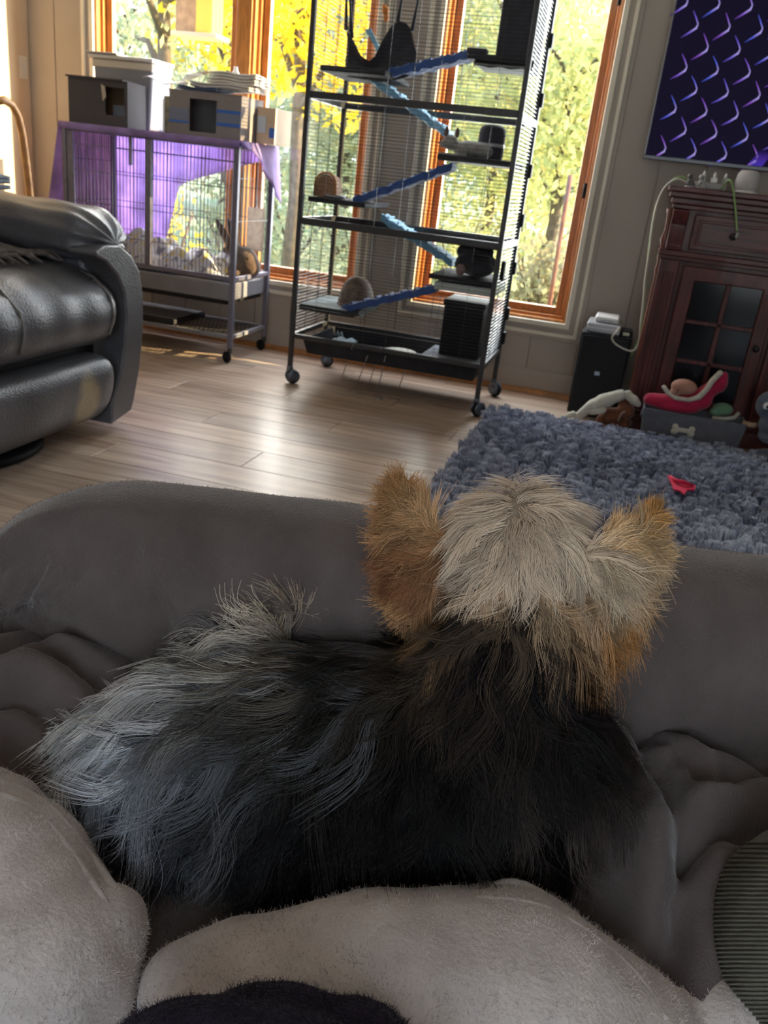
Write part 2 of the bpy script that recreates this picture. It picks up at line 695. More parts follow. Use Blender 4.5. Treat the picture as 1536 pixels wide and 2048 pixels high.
m_plank = plank_mat()
PW, PL = 0.193, 1.30
pm = MB().box((0.0008, 0.0008, -0.012), (PL - 0.0008, PW - 0.0008, 0)).mesh('plank')
bm = bmesh.new()
bm.from_mesh(pm)
bmesh.ops.bevel(bm, geom=[e for e in bm.edges if all(v.co.z > -0.001 for v in e.verts)], offset=0.0012, segments=1, affect='EDGES')
bm.to_mesh(pm)
bm.free()
pm.materials.append(m_plank)
fo = wpos(floor)
row = 0
y = WY - PW
while y > YF - 0.01:
    x = XL - (row * 0.47) % PL
    while x < XR:
        if y > 1.0 or (y > -0.9 and x < 1.0):
            a, b = max(x, XL), min(x + PL, XR)
            if b - a > 0.05:
                o = bpy.data.objects.new('plank', pm)
                COL.objects.link(o)
                o.parent = floor
                o.location = np.array([a, y, 0]) - fo
                o.scale = ((b - a) / PL, 1, 1)
        x += PL
    y -= PW
    row += 1

ceil = MB().box((XL - .12, YF - .12, ZC), (XR + .12, WY + .12, ZC + .1)).build('ceiling', m_ceil)
tag(ceil, kind='structure')
xs = [XL - .12, H1[0], H1[1], H2[0], H2[1], H3[0], H3[1], XR + .12]
wall_back = holed_wall('wall_back', xs, [0, ZB, ZT, ZC], {(1, 1), (3, 1), (5, 1)}, lambda x, z, s: (x, WY + 0.006 + s * 0.13, z)).build('wall_back', m_wall)
tag(wall_back, kind='structure')
wl = MB().box((XL - .12, YF, 0), (XL, WY + .1, ZC)).build('wall_left', m_wall2)
tag(wl, kind='structure')
wr = MB().box((XR, YF, 0), (XR + .12, WY + .1, ZC)).build('wall_right', m_wall)
tag(wr, kind='structure')
wf = holed_wall('wall_front', [XL - .12, -0.7, 1.9, XR + .12], [0, 0.1, 2.2, ZC], {(1, 1)}, lambda x, z, s: (x, YF - s * 0.12, z)).build('wall_front', m_wall)
tag(wf, kind='structure')
w4 = thing('window_4', None, None, (0.6, YF, 0.1), kind='structure')  # unseen opening, invented to let more light in
MB().ring(-0.7, 1.9, 0.1, 2.2, 0.07, YF - .08, YF - .02).build('window_frame', m_trim, w4, bevel=0.004)
MB().box((0.55, YF - .08, 0.17), (0.65, YF - .02, 2.13)).build('mullion', m_trim, w4, bevel=0.004)
MB().box((-0.63, YF - .055, 0.17), (0.55, YF - .05, 2.13)).build('pane', m_glass, w4)
MB().box((0.65, YF - .055, 0.17), (1.83, YF - .05, 2.13)).build('pane', m_glass, w4)

# wall panelling: sheets of vertical boards with narrow grooves
grooves = [-3.44, -3.24, -3.10]


def panels(x0, x1, z0, z1, step):
    n = max(1, round((x1 - x0) / step))
    w = (x1 - x0) / n
    for k in range(n):
        MB().box((x0 + k * w + .002, WY - .003, z0), (x0 + (k + 1) * w - .002, WY + .008, z1)).build('panel', m_wall, wall_back, bevel=0.002, seg=1)


panels(XL, -3.10, 0.02, ZC, 0.17)
panels(-3.10, -1.355, 0.02, 0.30, 0.22)
panels(-1.355, -1.18, 0.02, ZC, 0.2)
panels(-1.18, -0.195, 0.02, 0.30, 0.245)
panels(-0.195, XR, 0.02, ZC, 0.21)

bb = MB().prism([(XL, WY - .003, 0.018), (XL, WY - .017, 0.018), (XL, WY - .017, 0.105), (XL, WY - .009, 0.125), (XL, WY - .003, 0.125)], (0, 0, 0), (XR - XL, 0, 0)).build('baseboard_back', m_wall)
tag(bb, kind='structure')
sh = MB().prism([(XL, WY - .003, 0), (XL, WY - .040, 0), (XL, WY - .038, 0.012), (XL, WY - .028, 0.024), (XL, WY - .017, 0.027), (XL, WY - .003, 0.027)], (0, 0, 0), (XR - XL, 0, 0)).build('trim_1', m_shoe)
tag(sh, kind='structure')
bl = MB().box((XL, YF, 0), (XL + .014, WY - .02, 0.11)).build('baseboard_left', m_trim, bevel=0.003)
tag(bl, kind='structure')


def window(n, x0, x1, latch=()):
    w = thing('window_%d' % n, None, None, ((x0 + x1) / 2, WY, ZB), kind='structure')
    # stepped wooden frame: jamb liner, stop, sash
    MB().ring(x0, x1, ZB, ZT, 0.014, WY - .002, WY + .13).build('jamb', m_wood, w, bevel=0.002)
    MB().ring(x0 + .014, x1 - .014, ZB + .014, ZT - .014, 0.016, WY + .035, WY + .12).build('stop', m_wood, w, bevel=0.003)
    MB().ring(x0 + .030, x1 - .030, ZB + .030, ZT - .030, 0.038, WY + .060, WY + .10).build('sash', m_wood, w, bevel=0.005)
    MB().box((x0 + .066, WY + .078, ZB + .066), (x1 - .066, WY + .084, ZT - .066)).build('pane', m_glass, w)
    for z in latch:
        h = MB().box((x1 - .036, WY + .022, z), (x1 - .020, WY + .04, z + .07)).build('latch', m_black, w, bevel=0.004)
        MB().box((x1 - .034, WY + .006, z + .045), (x1 - .024, WY + .024, z + .062)).build('lever', m_black, h, bevel=0.003)
    return w


def casing(w, x0, x1, skip=None):  # raised strips coloured lighter than recessed ones: light and shade painted in
    MB().ring(x0 - .026, x1 + .026, ZB - .026, ZT + .026, 0.026, WY - .020, WY + .004).build('casing', m_trim, w, bevel=0.004)
    MB().ring(x0 - .054, x1 + .054, ZB - .054, ZT + .054, 0.030, WY - .009, WY + .004).build('casing', m_wall, w, bevel=0.002)
    MB().ring(x0 - .072, x1 + .072, ZB - .072, ZT + .072, 0.020, WY - .024, WY + .004).build('casing', m_trim, w, bevel=0.005)
    MB().ring(x0 - .092, x1 + .092, ZB - .092, ZT + .092, 0.022, WY - .012, WY + .004).build('casing', m_wall, w, bevel=0.003)


w1 = window(1, *H1)
w2 = window(2, *H2)
w3 = window(3, *H3, latch=(0.99, 1.82))
casing(w1, H1[0], H2[1])
casing(w3, *H3)
MB().box((H1[1], WY - .018, ZB), (H2[0], WY + .006, ZT)).build('mullion', m_wood, w1, bevel=0.003)
# light switch on the left wall
p = hx(45, 135, XL)
sw = thing('light_switch', 'beige light switch plate on the side wall at the upper left', 'switch', (XL, p[1], p[2] - .06))
MB().box((XL, p[1] - .035, p[2] - .057), (XL + .006, p[1] + .035, p[2] + .057)).build('plate', m_trim, sw, bevel=0.003)
MB().box((XL + .006, p[1] - .006, p[2] - .013), (XL + .014, p[1] + .006, p[2] + .013)).build('toggle', m_white, sw, bevel=0.002)

# ------------------------------------------------------------------ outside: lawn, trees, shrubs
GZ = -0.35
lawn = MB().grid(lambda u, v: (-45 + 80 * u, WY + .2 + 60 * v, GZ + 1.3 * v * v), 12, 12, 0.2).build(
    'lawn', mat('lawn_grass', (0.24, 0.34, 0.15), 0.95, vscale=.9, col2=(0.46, 0.46, 0.28), bump=0.4, bscale=25))
tag(lawn, kind='structure')
m_leaf = attr_mat('leaves', 0.6, trans=0.45)
m_bark = mat('bark', (0.10, 0.075, 0.055), 0.9, var=0.3, vscale=20, bump=0.4, bscale=40)


def leaves(name, parent, centers, radii, n, size, cols):
    n = int(n * 2.3)
    size = size * .62
    c = np.asarray(centers, float)
    r = np.asarray(radii, float)
    k = rng.choice(len(c), n, p=r ** 2 / (r ** 2).sum())
    d = rng.normal(size=(n, 3))
    d /= np.linalg.norm(d, axis=1)[:, None]
    P = c[k] + d * (r[k] * rng.random(n) ** 0.45)[:, None] * np.array([1, 1, 0.85])
    a = rng.normal(size=(n, 3))
    a /= np.linalg.norm(a, axis=1)[:, None]
    b = np.cross(a, rng.normal(size=(n, 3)))
    b /= np.linalg.norm(b, axis=1)[:, None]
    s = size * (0.6 + 0.8 * rng.random(n))[:, None]
    V = np.stack([P - a * s, P - b * s * 0.5, P + a * s, P + b * s * 0.5], 1).reshape(-1, 3)
    me = bpy.data.meshes.new(name)
    F = np.arange(4 * n).reshape(-1, 4)
    me.from_pydata((V - wpos(parent)).tolist(), [], F.tolist())
    cols = np.asarray(cols, float)
    w = rng.random((n, 1))
    col = cols[0] * (1 - w) + cols[1] * w
    if len(cols) > 2:
        pick = rng.random(n) < 0.2
        col[pick] = cols[2]
    col = np.clip(col * (0.8 + 0.4 * rng.random((n, 1))), 0, 1)
    at = me.attributes.new('tint', 'FLOAT_COLOR', 'POINT')
    at.data.foreach_set('color', np.repeat(np.concatenate([col, np.ones((n, 1))], 1), 4, 0).astype(np.float32).ravel())
    me.materials.append(m_leaf)
    o = bpy.data.objects.new(name, me)
    COL.objects.link(o)
    o.parent = parent
    return tag(o, kind='stuff')


YEL = [(0.92, 0.70, 0.04), (0.80, 0.58, 0.02), (0.95, 0.80, 0.15)]
YGR = [(0.62, 0.62, 0.28), (0.46, 0.52, 0.26), (0.75, 0.68, 0.32)]  # both green palettes paled, whitish haze put into the leaf colours
GGR = [(0.38, 0.44, 0.30), (0.50, 0.54, 0.36), (0.60, 0.56, 0.32)]
ORG = [(0.62, 0.40, 0.14), (0.50, 0.48, 0.18), (0.75, 0.45, 0.12)]


def tree(px, Y, top, cr, cols, label, n=2200, size=0.10, low=None, trunk_r=0.09):
    x = hy(px, 330, Y)[0]
    gz = GZ + 1.3 * ((Y - WY - .2) / 60) ** 2
    t = thing('tree', label, 'tree', (x, Y, gz), 'trees beyond the windows')
    low = low if low is not None else gz + 1.3
    mb = MB().tube([(x, Y, gz - .05), (x + .05, Y, gz + 1.0), (x - .03, Y + .04, low + .3 * (top - low)), (x + .08, Y, top - .3)], [trunk_r, trunk_r * .8, trunk_r * .55, trunk_r * .2], 8)
    mb.build('trunk', m_bark, t, smooth=True)
    br = MB()
    cs, rs = [], []
    for k in range(9):
        a = k * 2.4
        z = low + (top - low) * (k + .5) / 9
        rr = cr * (0.75 if k in (0, 8) else 1.0) * (0.7 + .3 * math.sin(k * 1.7) ** 2)
        q = np.array([x + math.cos(a) * rr * .75, Y + math.sin(a) * rr * .75, z])
        br.tube([(x, Y, z - .5), (np.array([x, Y, z - .2]) + q) / 2, q], [trunk_r * .45, trunk_r * .3, trunk_r * .12], 6)
        cs.append(q)
        rs.append(cr * .62)
    br.build('branches', m_bark, t, smooth=True)['kind'] = 'stuff'
    leaves('foliage', t, cs, rs, n, size, cols)
    return t


def shrub(px, Y, h, r, cols, label, n=900, size=0.07):
    x = hy(px, 330, Y)[0]
    gz = GZ + 1.3 * ((Y - WY - .2) / 60) ** 2
    t = thing('shrub', label, 'shrub', (x, Y, gz), 'shrubs on the lawn')
    mb = MB()
    for k in range(7):
        a = k * 0.9
        mb.tube([(x, Y, gz - .03), (x + .4 * r * math.cos(a), Y + .4 * r * math.sin(a), gz + h * .5), (x + .7 * r * math.cos(a), Y + .7 * r * math.sin(a), gz + h * .9)], [.02, .014, .006], 5)
    mb.build('stems', m_bark, t)['kind'] = 'stuff'
    cs = [(x + .45 * r * math.cos(k * 1.1), Y + .45 * r * math.sin(k * 1.1), gz + h * (0.3 + .6 * (k % 3) / 2)) for k in range(7)]
    leaves('foliage', t, cs, [max(r * .6, h * .28)] * 7, n, size, cols)
    return t


tree(585, 8.2, 4.2, 1.15, YEL, 'bright yellow autumn tree close behind the middle window', 3000, 0.085, low=1.75)
tree(445, 11.0, 4.4, 1.25, YEL, 'golden tree seen through the left window beside the mullion', 1500, 0.10, low=2.2)
tree(325, 10.0, 5.2, 1.7, [(0.62, 0.60, 0.30), (0.50, 0.48, 0.25)], 'sparse bare-branched tree in the left window against white sky', 420, 0.10, low=1.7, trunk_r=0.13)
tree(1120, 11.0, 2.75, 1.15, YGR, 'light yellow-green tree in the right window nearest the wooden frame', 2600, 0.09, low=1.15)
tree(985, 13.0, 3.9, 1.5, YGR, 'broad yellow-green tree behind the right half of the tall cage', 2600, 0.11, low=1.2)
tree(800, 15.0, 3.9, 1.6, GGR, 'grey-green tree behind the middle of the tall cage', 2400, 0.13, low=1.2)
tree(690, 13.5, 3.2, 1.3, GGR, 'round green tree low behind the left half of the tall cage', 2200, 0.11, low=.95)
tree(1215, 16.0, 4.4, 1.4, ORG, 'thin orange-tinged tree at the far right of the view', 1100, 0.12, low=1.4)
tree(1190, 21.0, 3.2, 2.0, GGR, 'distant hazy green tree low in the right window', 2600, 0.16, low=1.0)
tree(250, 17.0, 4.0, 2.2, GGR, 'distant dull green tree low in the left window', 2400, 0.16, low=0.8)
tree(540, 20.0, 3.4, 2.4, GGR, 'distant grey-green tree under the yellow leaves', 2600, 0.17, low=0.8)
tree(1060, 24.0, 3.6, 2.6, GGR, 'farthest pale green tree between the two yellow-green ones', 2600, 0.2, low=1.2)
for i, (px, Y, h, r, c, lb) in enumerate([
        (310, 6.1, 1.0, 0.45, YEL, 'loose yellow-leaved bush close outside the window behind the low cage'),
        (470, 9.5, 0.8, 0.7, GGR, 'low green shrub behind the right end of the low cage'),
        (600, 12.0, 1.1, 1.0, GGR, 'green shrub on the lawn left of the tall cage'),
        (745, 10.0, 0.9, 0.8, GGR, 'green shrub behind the tall cage left of the orange frame'),
        (930, 12.0, 1.0, 0.9, YGR, 'yellowish shrub behind the tall cage right of the orange frame'),
        (1135, 9.0, 0.75, 0.5, [(0.33, 0.27, 0.17), (0.42, 0.40, 0.22)], 'brownish dry shrub at the right edge of the right window'),
        (1080, 14.0, 1.2, 1.2, YGR, 'pale green shrub in the middle of the right window')]):
    shrub(px, Y, h, r, c, lb, 380 if i == 0 else 500, 0.045 if i == 0 else 0.08)

# hanging bird feeder outside the left window
c = hy(398, 40, 5.3)
fd = thing('bird_feeder', 'hanging house-shaped wooden bird feeder outside the left window', 'bird feeder', (c[0], c[1], c[2] - .12))
m_fwood = mat('feeder_wood', (0.42, 0.28, 0.16), 0.7, var=0.2, vscale=20)
m_fyel = mat('feeder_yellow', (0.85, 0.66, 0.10), 0.6)
x, y, z = c
MB().box((x - .15, y - .08, z - .10), (x + .16, y + .10, z - .075)).build('ledge', mat('feeder_ledge', (0.7, 0.6, 0.45), 0.7), fd, bevel=0.004)
MB().box((x - .13, y - .055, z - .075), (x + .01, y + .075, z + .16)).build('hopper', m_fwood, fd, bevel=0.004)
MB().box((x + .012, y - .065, z - .075), (x + .12, y + .085, z + .16)).build('seed_panel', m_fyel, fd, bevel=0.004)
MB().prism([(x - .16, y - .10, z + .16), (x + .16, y - .10, z + .16), (x, y - .10, z + .27)], (0, 0, 0), (0, .22, 0)).build('roof', m_fwood, fd, bevel=0.004)
MB().tube([(x, y, z + .26), (x, y, z + .75)], .003, 6).build('hanger', m_steel, fd)
br = MB().tube([(x, 4.64, z + .75), (x, 5.0, z + .82), (x, y + .02, z + .75)], .008, 8).build('feeder_bracket', m_iron)
tag(br, 'thin black bracket above window holding the bird feeder', 'bracket')

# rusty stake in a clear sleeve outside the right window
a = hy(1103, 600, 6.2)
b = hy(1141, 350, 6.2)
st = thing('garden_stake', 'rusty reddish metal stake outside the right window', 'stake', (a[0], 6.2, GZ))
MB().tube([(a[0], 6.2, GZ - .02), (b[0], 6.2, b[2])], .016, 8).build('rod', mat('rust', (0.20, 0.075, 0.05), 0.8, var=0.3, vscale=15), st, smooth=True)
MB().tube([(a[0] - .004, 6.2, a[2] + .1), (b[0], 6.2, b[2] + .04)], .034, 12).build('clear_sleeve', m_glass, st, smooth=True)
# ------------------------------------------------------------------ tall cage on casters
CX0, CX1, CY0, CY1 = -1.497, -0.568, 3.79, 4.275
ZL = (0.235, 0.76, 1.28, 1.80)
cg = thing('pet_cage', 'tall black three-level wire pet cage on casters before the windows', 'cage', ((CX0 + CX1) / 2, (CY0 + CY1) / 2, 0))
for x in (CX0, CX1):
    for y in (CY0, CY1):
        MB().box((x - .011, y - .011, 0.085), (x + .011, y + .011, ZL[3] + .01)).build('post', m_iron, cg, bevel=0.003)
        c = thing('caster', None, None, (0, 0, 0))
        c.parent = cg
        c.location = Vector((x, y, 0)) - cg.location
        ang = {(CX0, CY0): 0.7, (CX1, CY0): 0.9, (CX0, CY1): 0.3, (CX1, CY1): -0.6}[(x, y)]
        dx, dy = math.cos(ang), math.sin(ang)
        ax = (-dy, dx, 0)
        MB().lathe([(.010, -.011), (.030, -.011), (.034, -.006), (.034, .006), (.030, .011), (.010, .011)], (x + dx * .018, y + dy * .018, .034), 20, ax).build('wheel', m_rubber, c, smooth=True)
        hood = MB()
        for s in (-1, 1):
            hood.lathe([(.004, -.0025), (.031, -.0025), (.031, .0025), (.004, .0025)], (x + dx * .014 + ax[0] * .016 * s, y + dy * .014 + ax[1] * .016 * s, .040), 18, ax)
        hood.box((x - .012, y - .012, .066), (x + .012, y + .012, .088))
        hood.build('fork', mat('caster_fork', (0.12, 0.14, 0.18), 0.3, metal=0.5), c, smooth=True)
for k, z in enumerate(ZL):
    h = 0.030 if k else 0.022
    for y in (CY0, CY1):
        MB().box((CX0 + .011, y - .009, z - h / 2), (CX1 - .011, y + .009, z + h / 2)).build('rail', m_iron, cg, bevel=0.003)
    for x in (CX0, CX1):
        MB().box((x - .009, CY0 + .011, z - h / 2), (x + .009, CY1 - .011, z + h / 2)).build('rail', m_iron, cg, bevel=0.003)


def wires(name, parent, a, b, z0, z1, sp, m, r=0.0013, horizontal=True, cross=()):
    """bars of one side between the points a and b (x, y)"""
    mb = MB()
    a = np.array(a)
    b = np.array(b)
    if horizontal:
        z = z0 + sp
        while z < z1 - sp * .5:
            mb.bar((a[0], a[1], z), (b[0], b[1], z), 2 * r)
            z += sp
        for t in cross:
            p = a + (b - a) * t
            mb.bar((p[0], p[1], z0), (p[0], p[1], z1), 2.4 * r)
    else:
        n = int(np.linalg.norm(b - a) / sp)
        for k in range(1, n):
            p = a + (b - a) * k / n
            mb.bar((p[0], p[1], z0), (p[0], p[1], z1), 2 * r)
        for z in cross:
            mb.bar((a[0], a[1], z), (b[0], b[1], z), 2.6 * r)
    o = mb.build(name, m, parent)
    o['kind'] = 'stuff'
    return o


for z0, z1 in ((ZL[0], ZL[1]), (ZL[1], ZL[2]), (ZL[2], ZL[3])):
    a, b = z0 + .015, z1 - .015
    wires('wire_grid', cg, (CX0, CY1 + .003), (CX1, CY1 + .003), a, b, .0155, m_wire, .0011, True, (.2, .4, .6, .8))
    wires('wire_grid', cg, (CX0, CY0 - .002), (CX1, CY0 - .002), a, b, .0155, m_wire, .0006, True, (.12, .25, .38, .5, .62, .75, .88))
    wires('wire_grid', cg, (CX0, CY0), (CX0, CY1), a, b, .0155, m_wire, .0011, True, (.33, .66))
    wires('wire_grid', cg, (CX1, CY0), (CX1, CY1), a, b, .0155, m_steel, .0013, True, (.33, .66))
for z in (1.62, 1.38, 1.08, .86, .64, .42, .30):
    MB().box((CX1 + .006, CY1 - .020, z - .03), (CX1 + .022, CY1 + .018, z + .03)).build('hinge', m_black, cg, bevel=0.003)
MB().box((CX1 + .008, CY0 + .045, .615), (CX1 + .026, CY0 + .10, .70)).build('latch', m_black, cg, bevel=0.008)
# bottom tray
tb = MB()
tx0, tx1, ty0, ty1 = CX0 + .05, CX1 - .02, CY0 + .015, CY1 - .02
ins = .02
vs = []
for (z, k, t) in ((.155, ins, 0), (.225, 0, 0), (.225, .008, 0), (.165, ins + .006, 0)):
    vs += [(tx0 + k, ty0 + k, z), (tx1 - k, ty0 + k, z), (tx1 - k, ty1 - k, z), (tx0 + k, ty1 - k, z)]
fs = [(0, 3, 2, 1), (12, 13, 14, 15)]
for l in range(3):
    for i in range(4):
        j = (i + 1) % 4
        fs.append((l * 4 + i, l * 4 + j, l * 4 + 4 + j, l * 4 + 4 + i))
tb.add(vs, fs).build('tray', m_pan, cg)
# floor pans of the two upper levels
for z in (ZL[1] - .012,):
    MB().box((CX0 + .012, CY0 + .012, z - .006), (CX1 - .012, CY1 - .012, z)).build('floor_pan', m_pan, cg, bevel=0.002)


def shelf(px0, py0, px1, py1, y0, y1, cols=None, th=.022):
    a = hy(px0, py0, y0)
    b = hy(px1, py1, y0)
    z = (a[2] + b[2]) / 2
    MB().box((max(a[0], CX0 + .012), y0, z - th / 2), (min(b[0], CX1 - .012), y1, z + th / 2)).build('shelf', cols or m_pan, cg, bevel=0.004)
    return a[0], b[0], z + th / 2


s1 = shelf(640, 130, 770, 150, 3.83, 4.24)
s2 = shelf(935, 108, 1062, 124, 3.83, 4.24)
s3 = shelf(874, 312, 1022, 330, 3.85, 4.24)
s4 = shelf(603, 396, 730, 411, 3.84, 4.24)
s5 = shelf(857, 552, 993, 571, 3.84, 4.24)
s6 = shelf(588, 610, 706, 634, 3.82, 4.24)
lin = MB().box((s5[0] + .03, 3.842, s5[2] - .065), (s5[1] - .01, 4.23, s5[2] - .03)).build('liner', mat('pale_liner', (0.42, 0.47, 0.45), 0.8), cg, bevel=0.004)
sp = MB().box((s6[0] + .02, 3.83, s6[2] + .001), (s6[1] - .04, 4.22, s6[2] + .006)).build('liner', mat('teal_liner', (0.20, 0.25, 0.27), 0.9, var=.4, vscale=9), cg, bevel=0.002)


def ramp(px0, py0, px1, py1, y, wdt, m, label, sag=0.0, th=.034):
    a = hy(px0, py0, y)
    b = hy(px1, py1, y)
    o = thing('ramp', label, 'ramp', (a + b) / 2, 'fleece covered ramps in the tall cage')
    n = 14

    def fn(u, v):
        p = a + (b - a) * u
        s = .004 * math.sin(u * 46) if v in (0, 1) else 0
        return (p[0], y + wdt * v, p[2] + .004 * math.sin(u * 30 + v * 9) + s)
    MB().grid(fn, 22, 6, th).build('fleece_cover', m, o, smooth=True, bevel=.004)
    n = np.array([-(b - a)[2], 0, (b - a)[0]])
    n /= np.linalg.norm(n)
    for k in range(7):
        p = a + (b - a) * (k + .7) / 7.4
        MB().bar((p[0], y + .01, p[2] + .004), (p[0], y + wdt - .01, p[2] + .004), .008, .008).build('rung', m, o)
    return o


ramp(775, 138, 945, 98, 3.93, .10, m_bluef, 'dark blue fleece ramp at the top of the tall cage below the hammock')
ramp(742, 148, 898, 262, 4.06, .12, m_lblue, 'pale-topped blue ramp leading down to the shelf where the small pet lies')  # pale fleece: back light on the blue top painted into its colour
ramp(705, 395, 905, 324, 3.90, .10, m_bluef, 'dark blue fleece ramp below the small pet rising to the right')
ramp(762, 428, 905, 520, 4.06, .12, m_lblue, 'pale-topped blue ramp through the middle floor opening')  # same back-lit tone painted as pale fleece
ramp(684, 612, 872, 570, 3.86, .10, m_bluef, 'dark blue fleece ramp lowest in the tall cage beside the brown dome')

# hammock
yh0, yh1 = 3.95, 4.16
prof = [(692, 60, 150), (706, 78, 152), (722, 112, 156), (738, 122, 158), (750, 112, 160), (765, 80, 160), (782, 52, 158), (798, 41, 154), (812, 46, 150), (822, 58, 140), (830, 92, 128)]
hm = thing('hammock', 'charcoal fleece hammock hung near the top of the tall cage', 'hammock', hy(760, 150, yh0))


def hfn(u, v):
    k = u * (len(prof) - 1)
    i = min(int(k), len(prof) - 2)
    t = k - i
    px = prof[i][0] * (1 - t) + prof[i + 1][0] * t
    p0 = prof[i][1] * (1 - t) + prof[i + 1][1] * t
    p1 = prof[i][2] * (1 - t) + prof[i + 1][2] * t
    if v < .5:
        q = hy(px, p0 + (p1 - p0) * (v * 2), yh0)
        q[1] += .03 * math.sin(v * 2 * math.pi)
    else:
        q = hy(px, p1, yh0)
        q[1] += (yh1 - yh0) * (v - .5) * 2
        q[2] += .05 * ((v - .5) * 2) ** 2
    return q


MB().grid(hfn, 34, 14, .006, (0, .6, -.8)).build('sling', m_darkf, hm, smooth=True)
for (a, b, y) in (((692, 60), (688, 0), yh0), ((704, 76), (692, -6), yh0 + .01), ((796, 44), (806, -4), yh0), ((824, 62), (842, -20), yh0 + .02)):
    p, q = hy(*a, y), hy(*b, y)
    q[2] = ZL[3] - .016
    MB().tube([p, (p + q) / 2 + np.array([0, .004, -.004]), q], [.010, .006, .004], 8).build('strap', m_darkf, hm, smooth=True)
a, b = hy(730, 60, 4.17), hy(757, 110, 4.17)
bs = MB().grid(lambda u, v: a + (b - a) * u + np.array([.012 * v * (2 - u), .01 * math.sin(u * 3), .012 * v]), 10, 5, .006, (0, 1, 0)).build('fleece_strip', m_lblue)
tag(bs, 'pale blue fleece strip behind the hammock in the tall cage', 'fabric')
p = hy(770, 32, 4.0)
oc = blob('hanging_toy', [(p + np.array([0, 0, .02]), (.017, .015, .02)), (p + np.array([.006, 0, -.008]), (.013, .012, .018)), (p + np.array([-.008, 0, .036]), (.01, .01, .012))], mat('orange_toy', (0.60, 0.20, 0.03), .6), None, .005, 3)
tag(oc, 'small orange toy hanging above the charcoal hammock', 'toy')

# nest box on the upper right shelf
x0, x1 = s2[0] + .10, s2[1] - .012
nb = thing('nest_box', 'dark fabric nest box on the top right cage shelf', 'box', ((x0 + x1) / 2, 4.05, s2[2]))
MB().box((x0, 3.90, s2[2]), (x1, 4.20, s2[2] + .235)).build('body', m_darkf, nb, bevel=.012, seg=3)
MB().box((x0 - .006, 3.895, s2[2] + .22), (x1 + .003, 4.205, s2[2] + .245)).build('lid', m_darkf, nb, bevel=.008)
MB().box((s2[0] - .01, 3.845, s2[2]), (s2[0] + .075, 3.89, s2[2] + .022)).build('front_flap', m_darkf, nb, bevel=.006)
# cloths lying on the upper right shelf
lc = MB().grid(lambda u, v: (s2[0] + .03 + .24 * u, 3.835 + .05 * v, s2[2] - .004 - .030 * (1 - v) + .003 * math.sin(u * 17 + v * 3)), 18, 5, .012).build('shelf_cloth', mat('mottled_cloth', (.03, .03, .03), .95, vscale=30, col2=(.07, .07, .065), spec=.05))
tag(lc, 'mottled dark cloth hanging over front edge of the top right cage shelf', 'cloth')

# small pet, hut
m_fur = mat('pale_fur', (0.42, 0.40, 0.37), .9, vscale=24, col2=(.20, .19, .185), sheen=.3, bump=.4, bscale=120)
q0 = hy(925, 292, 4.0)
zz = s3[2]
pet = thing('small_pet', 'small pale grey pet with upright ears lying on a cage shelf', 'animal', (q0[0], 4.0, zz))
x = q0[0]
blob('body', [((x + .035, 4.02, zz + .036), (.085, .05, .036)), ((x + .085, 4.03, zz + .034), (.05, .048, .034)), ((x - .055, 3.99, zz + .055), (.036, .032, .032)), ((x - .082, 3.975, zz + .046), (.018, .018, .016)), ((x - .04, 3.965, zz), (x - .085, 3.945, zz + .002), .014, .010), ((x + .02, 3.965, zz + .006), (x - .02, 3.945, zz + .006), .014, .010)], m_fur, pet, .006, 5)
for s, py in ((-1, 3.975), (1, 4.005)):
    bx = x - .055 + s * .021
    MB().ell((bx, py + .01, zz + .097), (.011, .006, .022), 12, 8).build('ear', mat('dark_ear', (.14, .09, .08), .8), pet, smooth=True)
for s in (-1, 1):
    MB().ell((x - .078 + s * .012, 3.966 + s * .008, zz + .061), .004, 8, 6).build('eye', m_black, pet, smooth=True)
MB().ell((x - .100, 3.968, zz + .048), (.005, .005, .004), 8, 6).build('nose', mat('dark_ear', (.1, .08, .08)), pet, smooth=True)
hx0, hx1 = hy(958, 270, 4.12)[0], hy(1012, 270, 4.12)[0]
hut = thing('hide_hut', 'dark barrel-shaped hide hut with pale band behind the small pet', 'hide', ((hx0 + hx1) / 2, 4.12, zz))
r = (hx1 - hx0) / 2
MB().lathe([(r * .9, 0), (r, .02), (r, .11), (r * .93, .135), (r * .6, .15), (.001, .152)], ((hx0 + hx1) / 2, 4.12, zz), 24).build('barrel', m_darkf, hut, smooth=True)
MB().lathe([(r * 1.0, .058), (r * 1.03, .060), (r * 1.03, .070), (r * 1.0, .072)], ((hx0 + hx1) / 2, 4.12, zz), 24).build('band', m_silver, hut, smooth=True)

# wooden arch on the left shelf
ax0, ax1 = hy(636, 370, 4.0)[0], hy(678, 370, 4.0)[0]
ac = (ax0 + ax1) / 2
ar = (ax1 - ax0) / 2
arch = thing('arch_hide', 'small wooden arch hide with orange rim on the left cage shelf', 'hide', (ac, 4.0, s4[2]))
pts = [(ac + ar * math.cos(t), 3.96, s4[2] + .055 + ar * math.sin(t)) for t in np.linspace(0, math.pi, 12)] + [(ac - ar, 3.96, s4[2]), (ac + ar, 3.96, s4[2])]
MB().prism([(a[0] * .9 + ac * .1, a[1], s4[2] + (a[2] - s4[2]) * .93) for a in pts], (0, 0, 0), (0, .10, 0)).build('back_board', mat('arch_wood', (.28, .15, .08), .6, var=.3, vscale=30, stretch=(1, 1, 6)), arch)
MB().tube([pts[-1]] + pts[:13], .006, 8).build('rim', m_wood, arch, smooth=True)
bt = thing('water_dish', 'shallow pale dish on the left cage shelf by the wooden arch', 'dish', (s4[0] + .13, 3.93, s4[2]))
MB().lathe([(.03, 0), (.045, .004), (.052, .016), (.048, .016), (.04, .008), (.001, .006)], (s4[0] + .13, 3.93, s4[2]), 22).build('bowl', m_silver, bt, smooth=True)

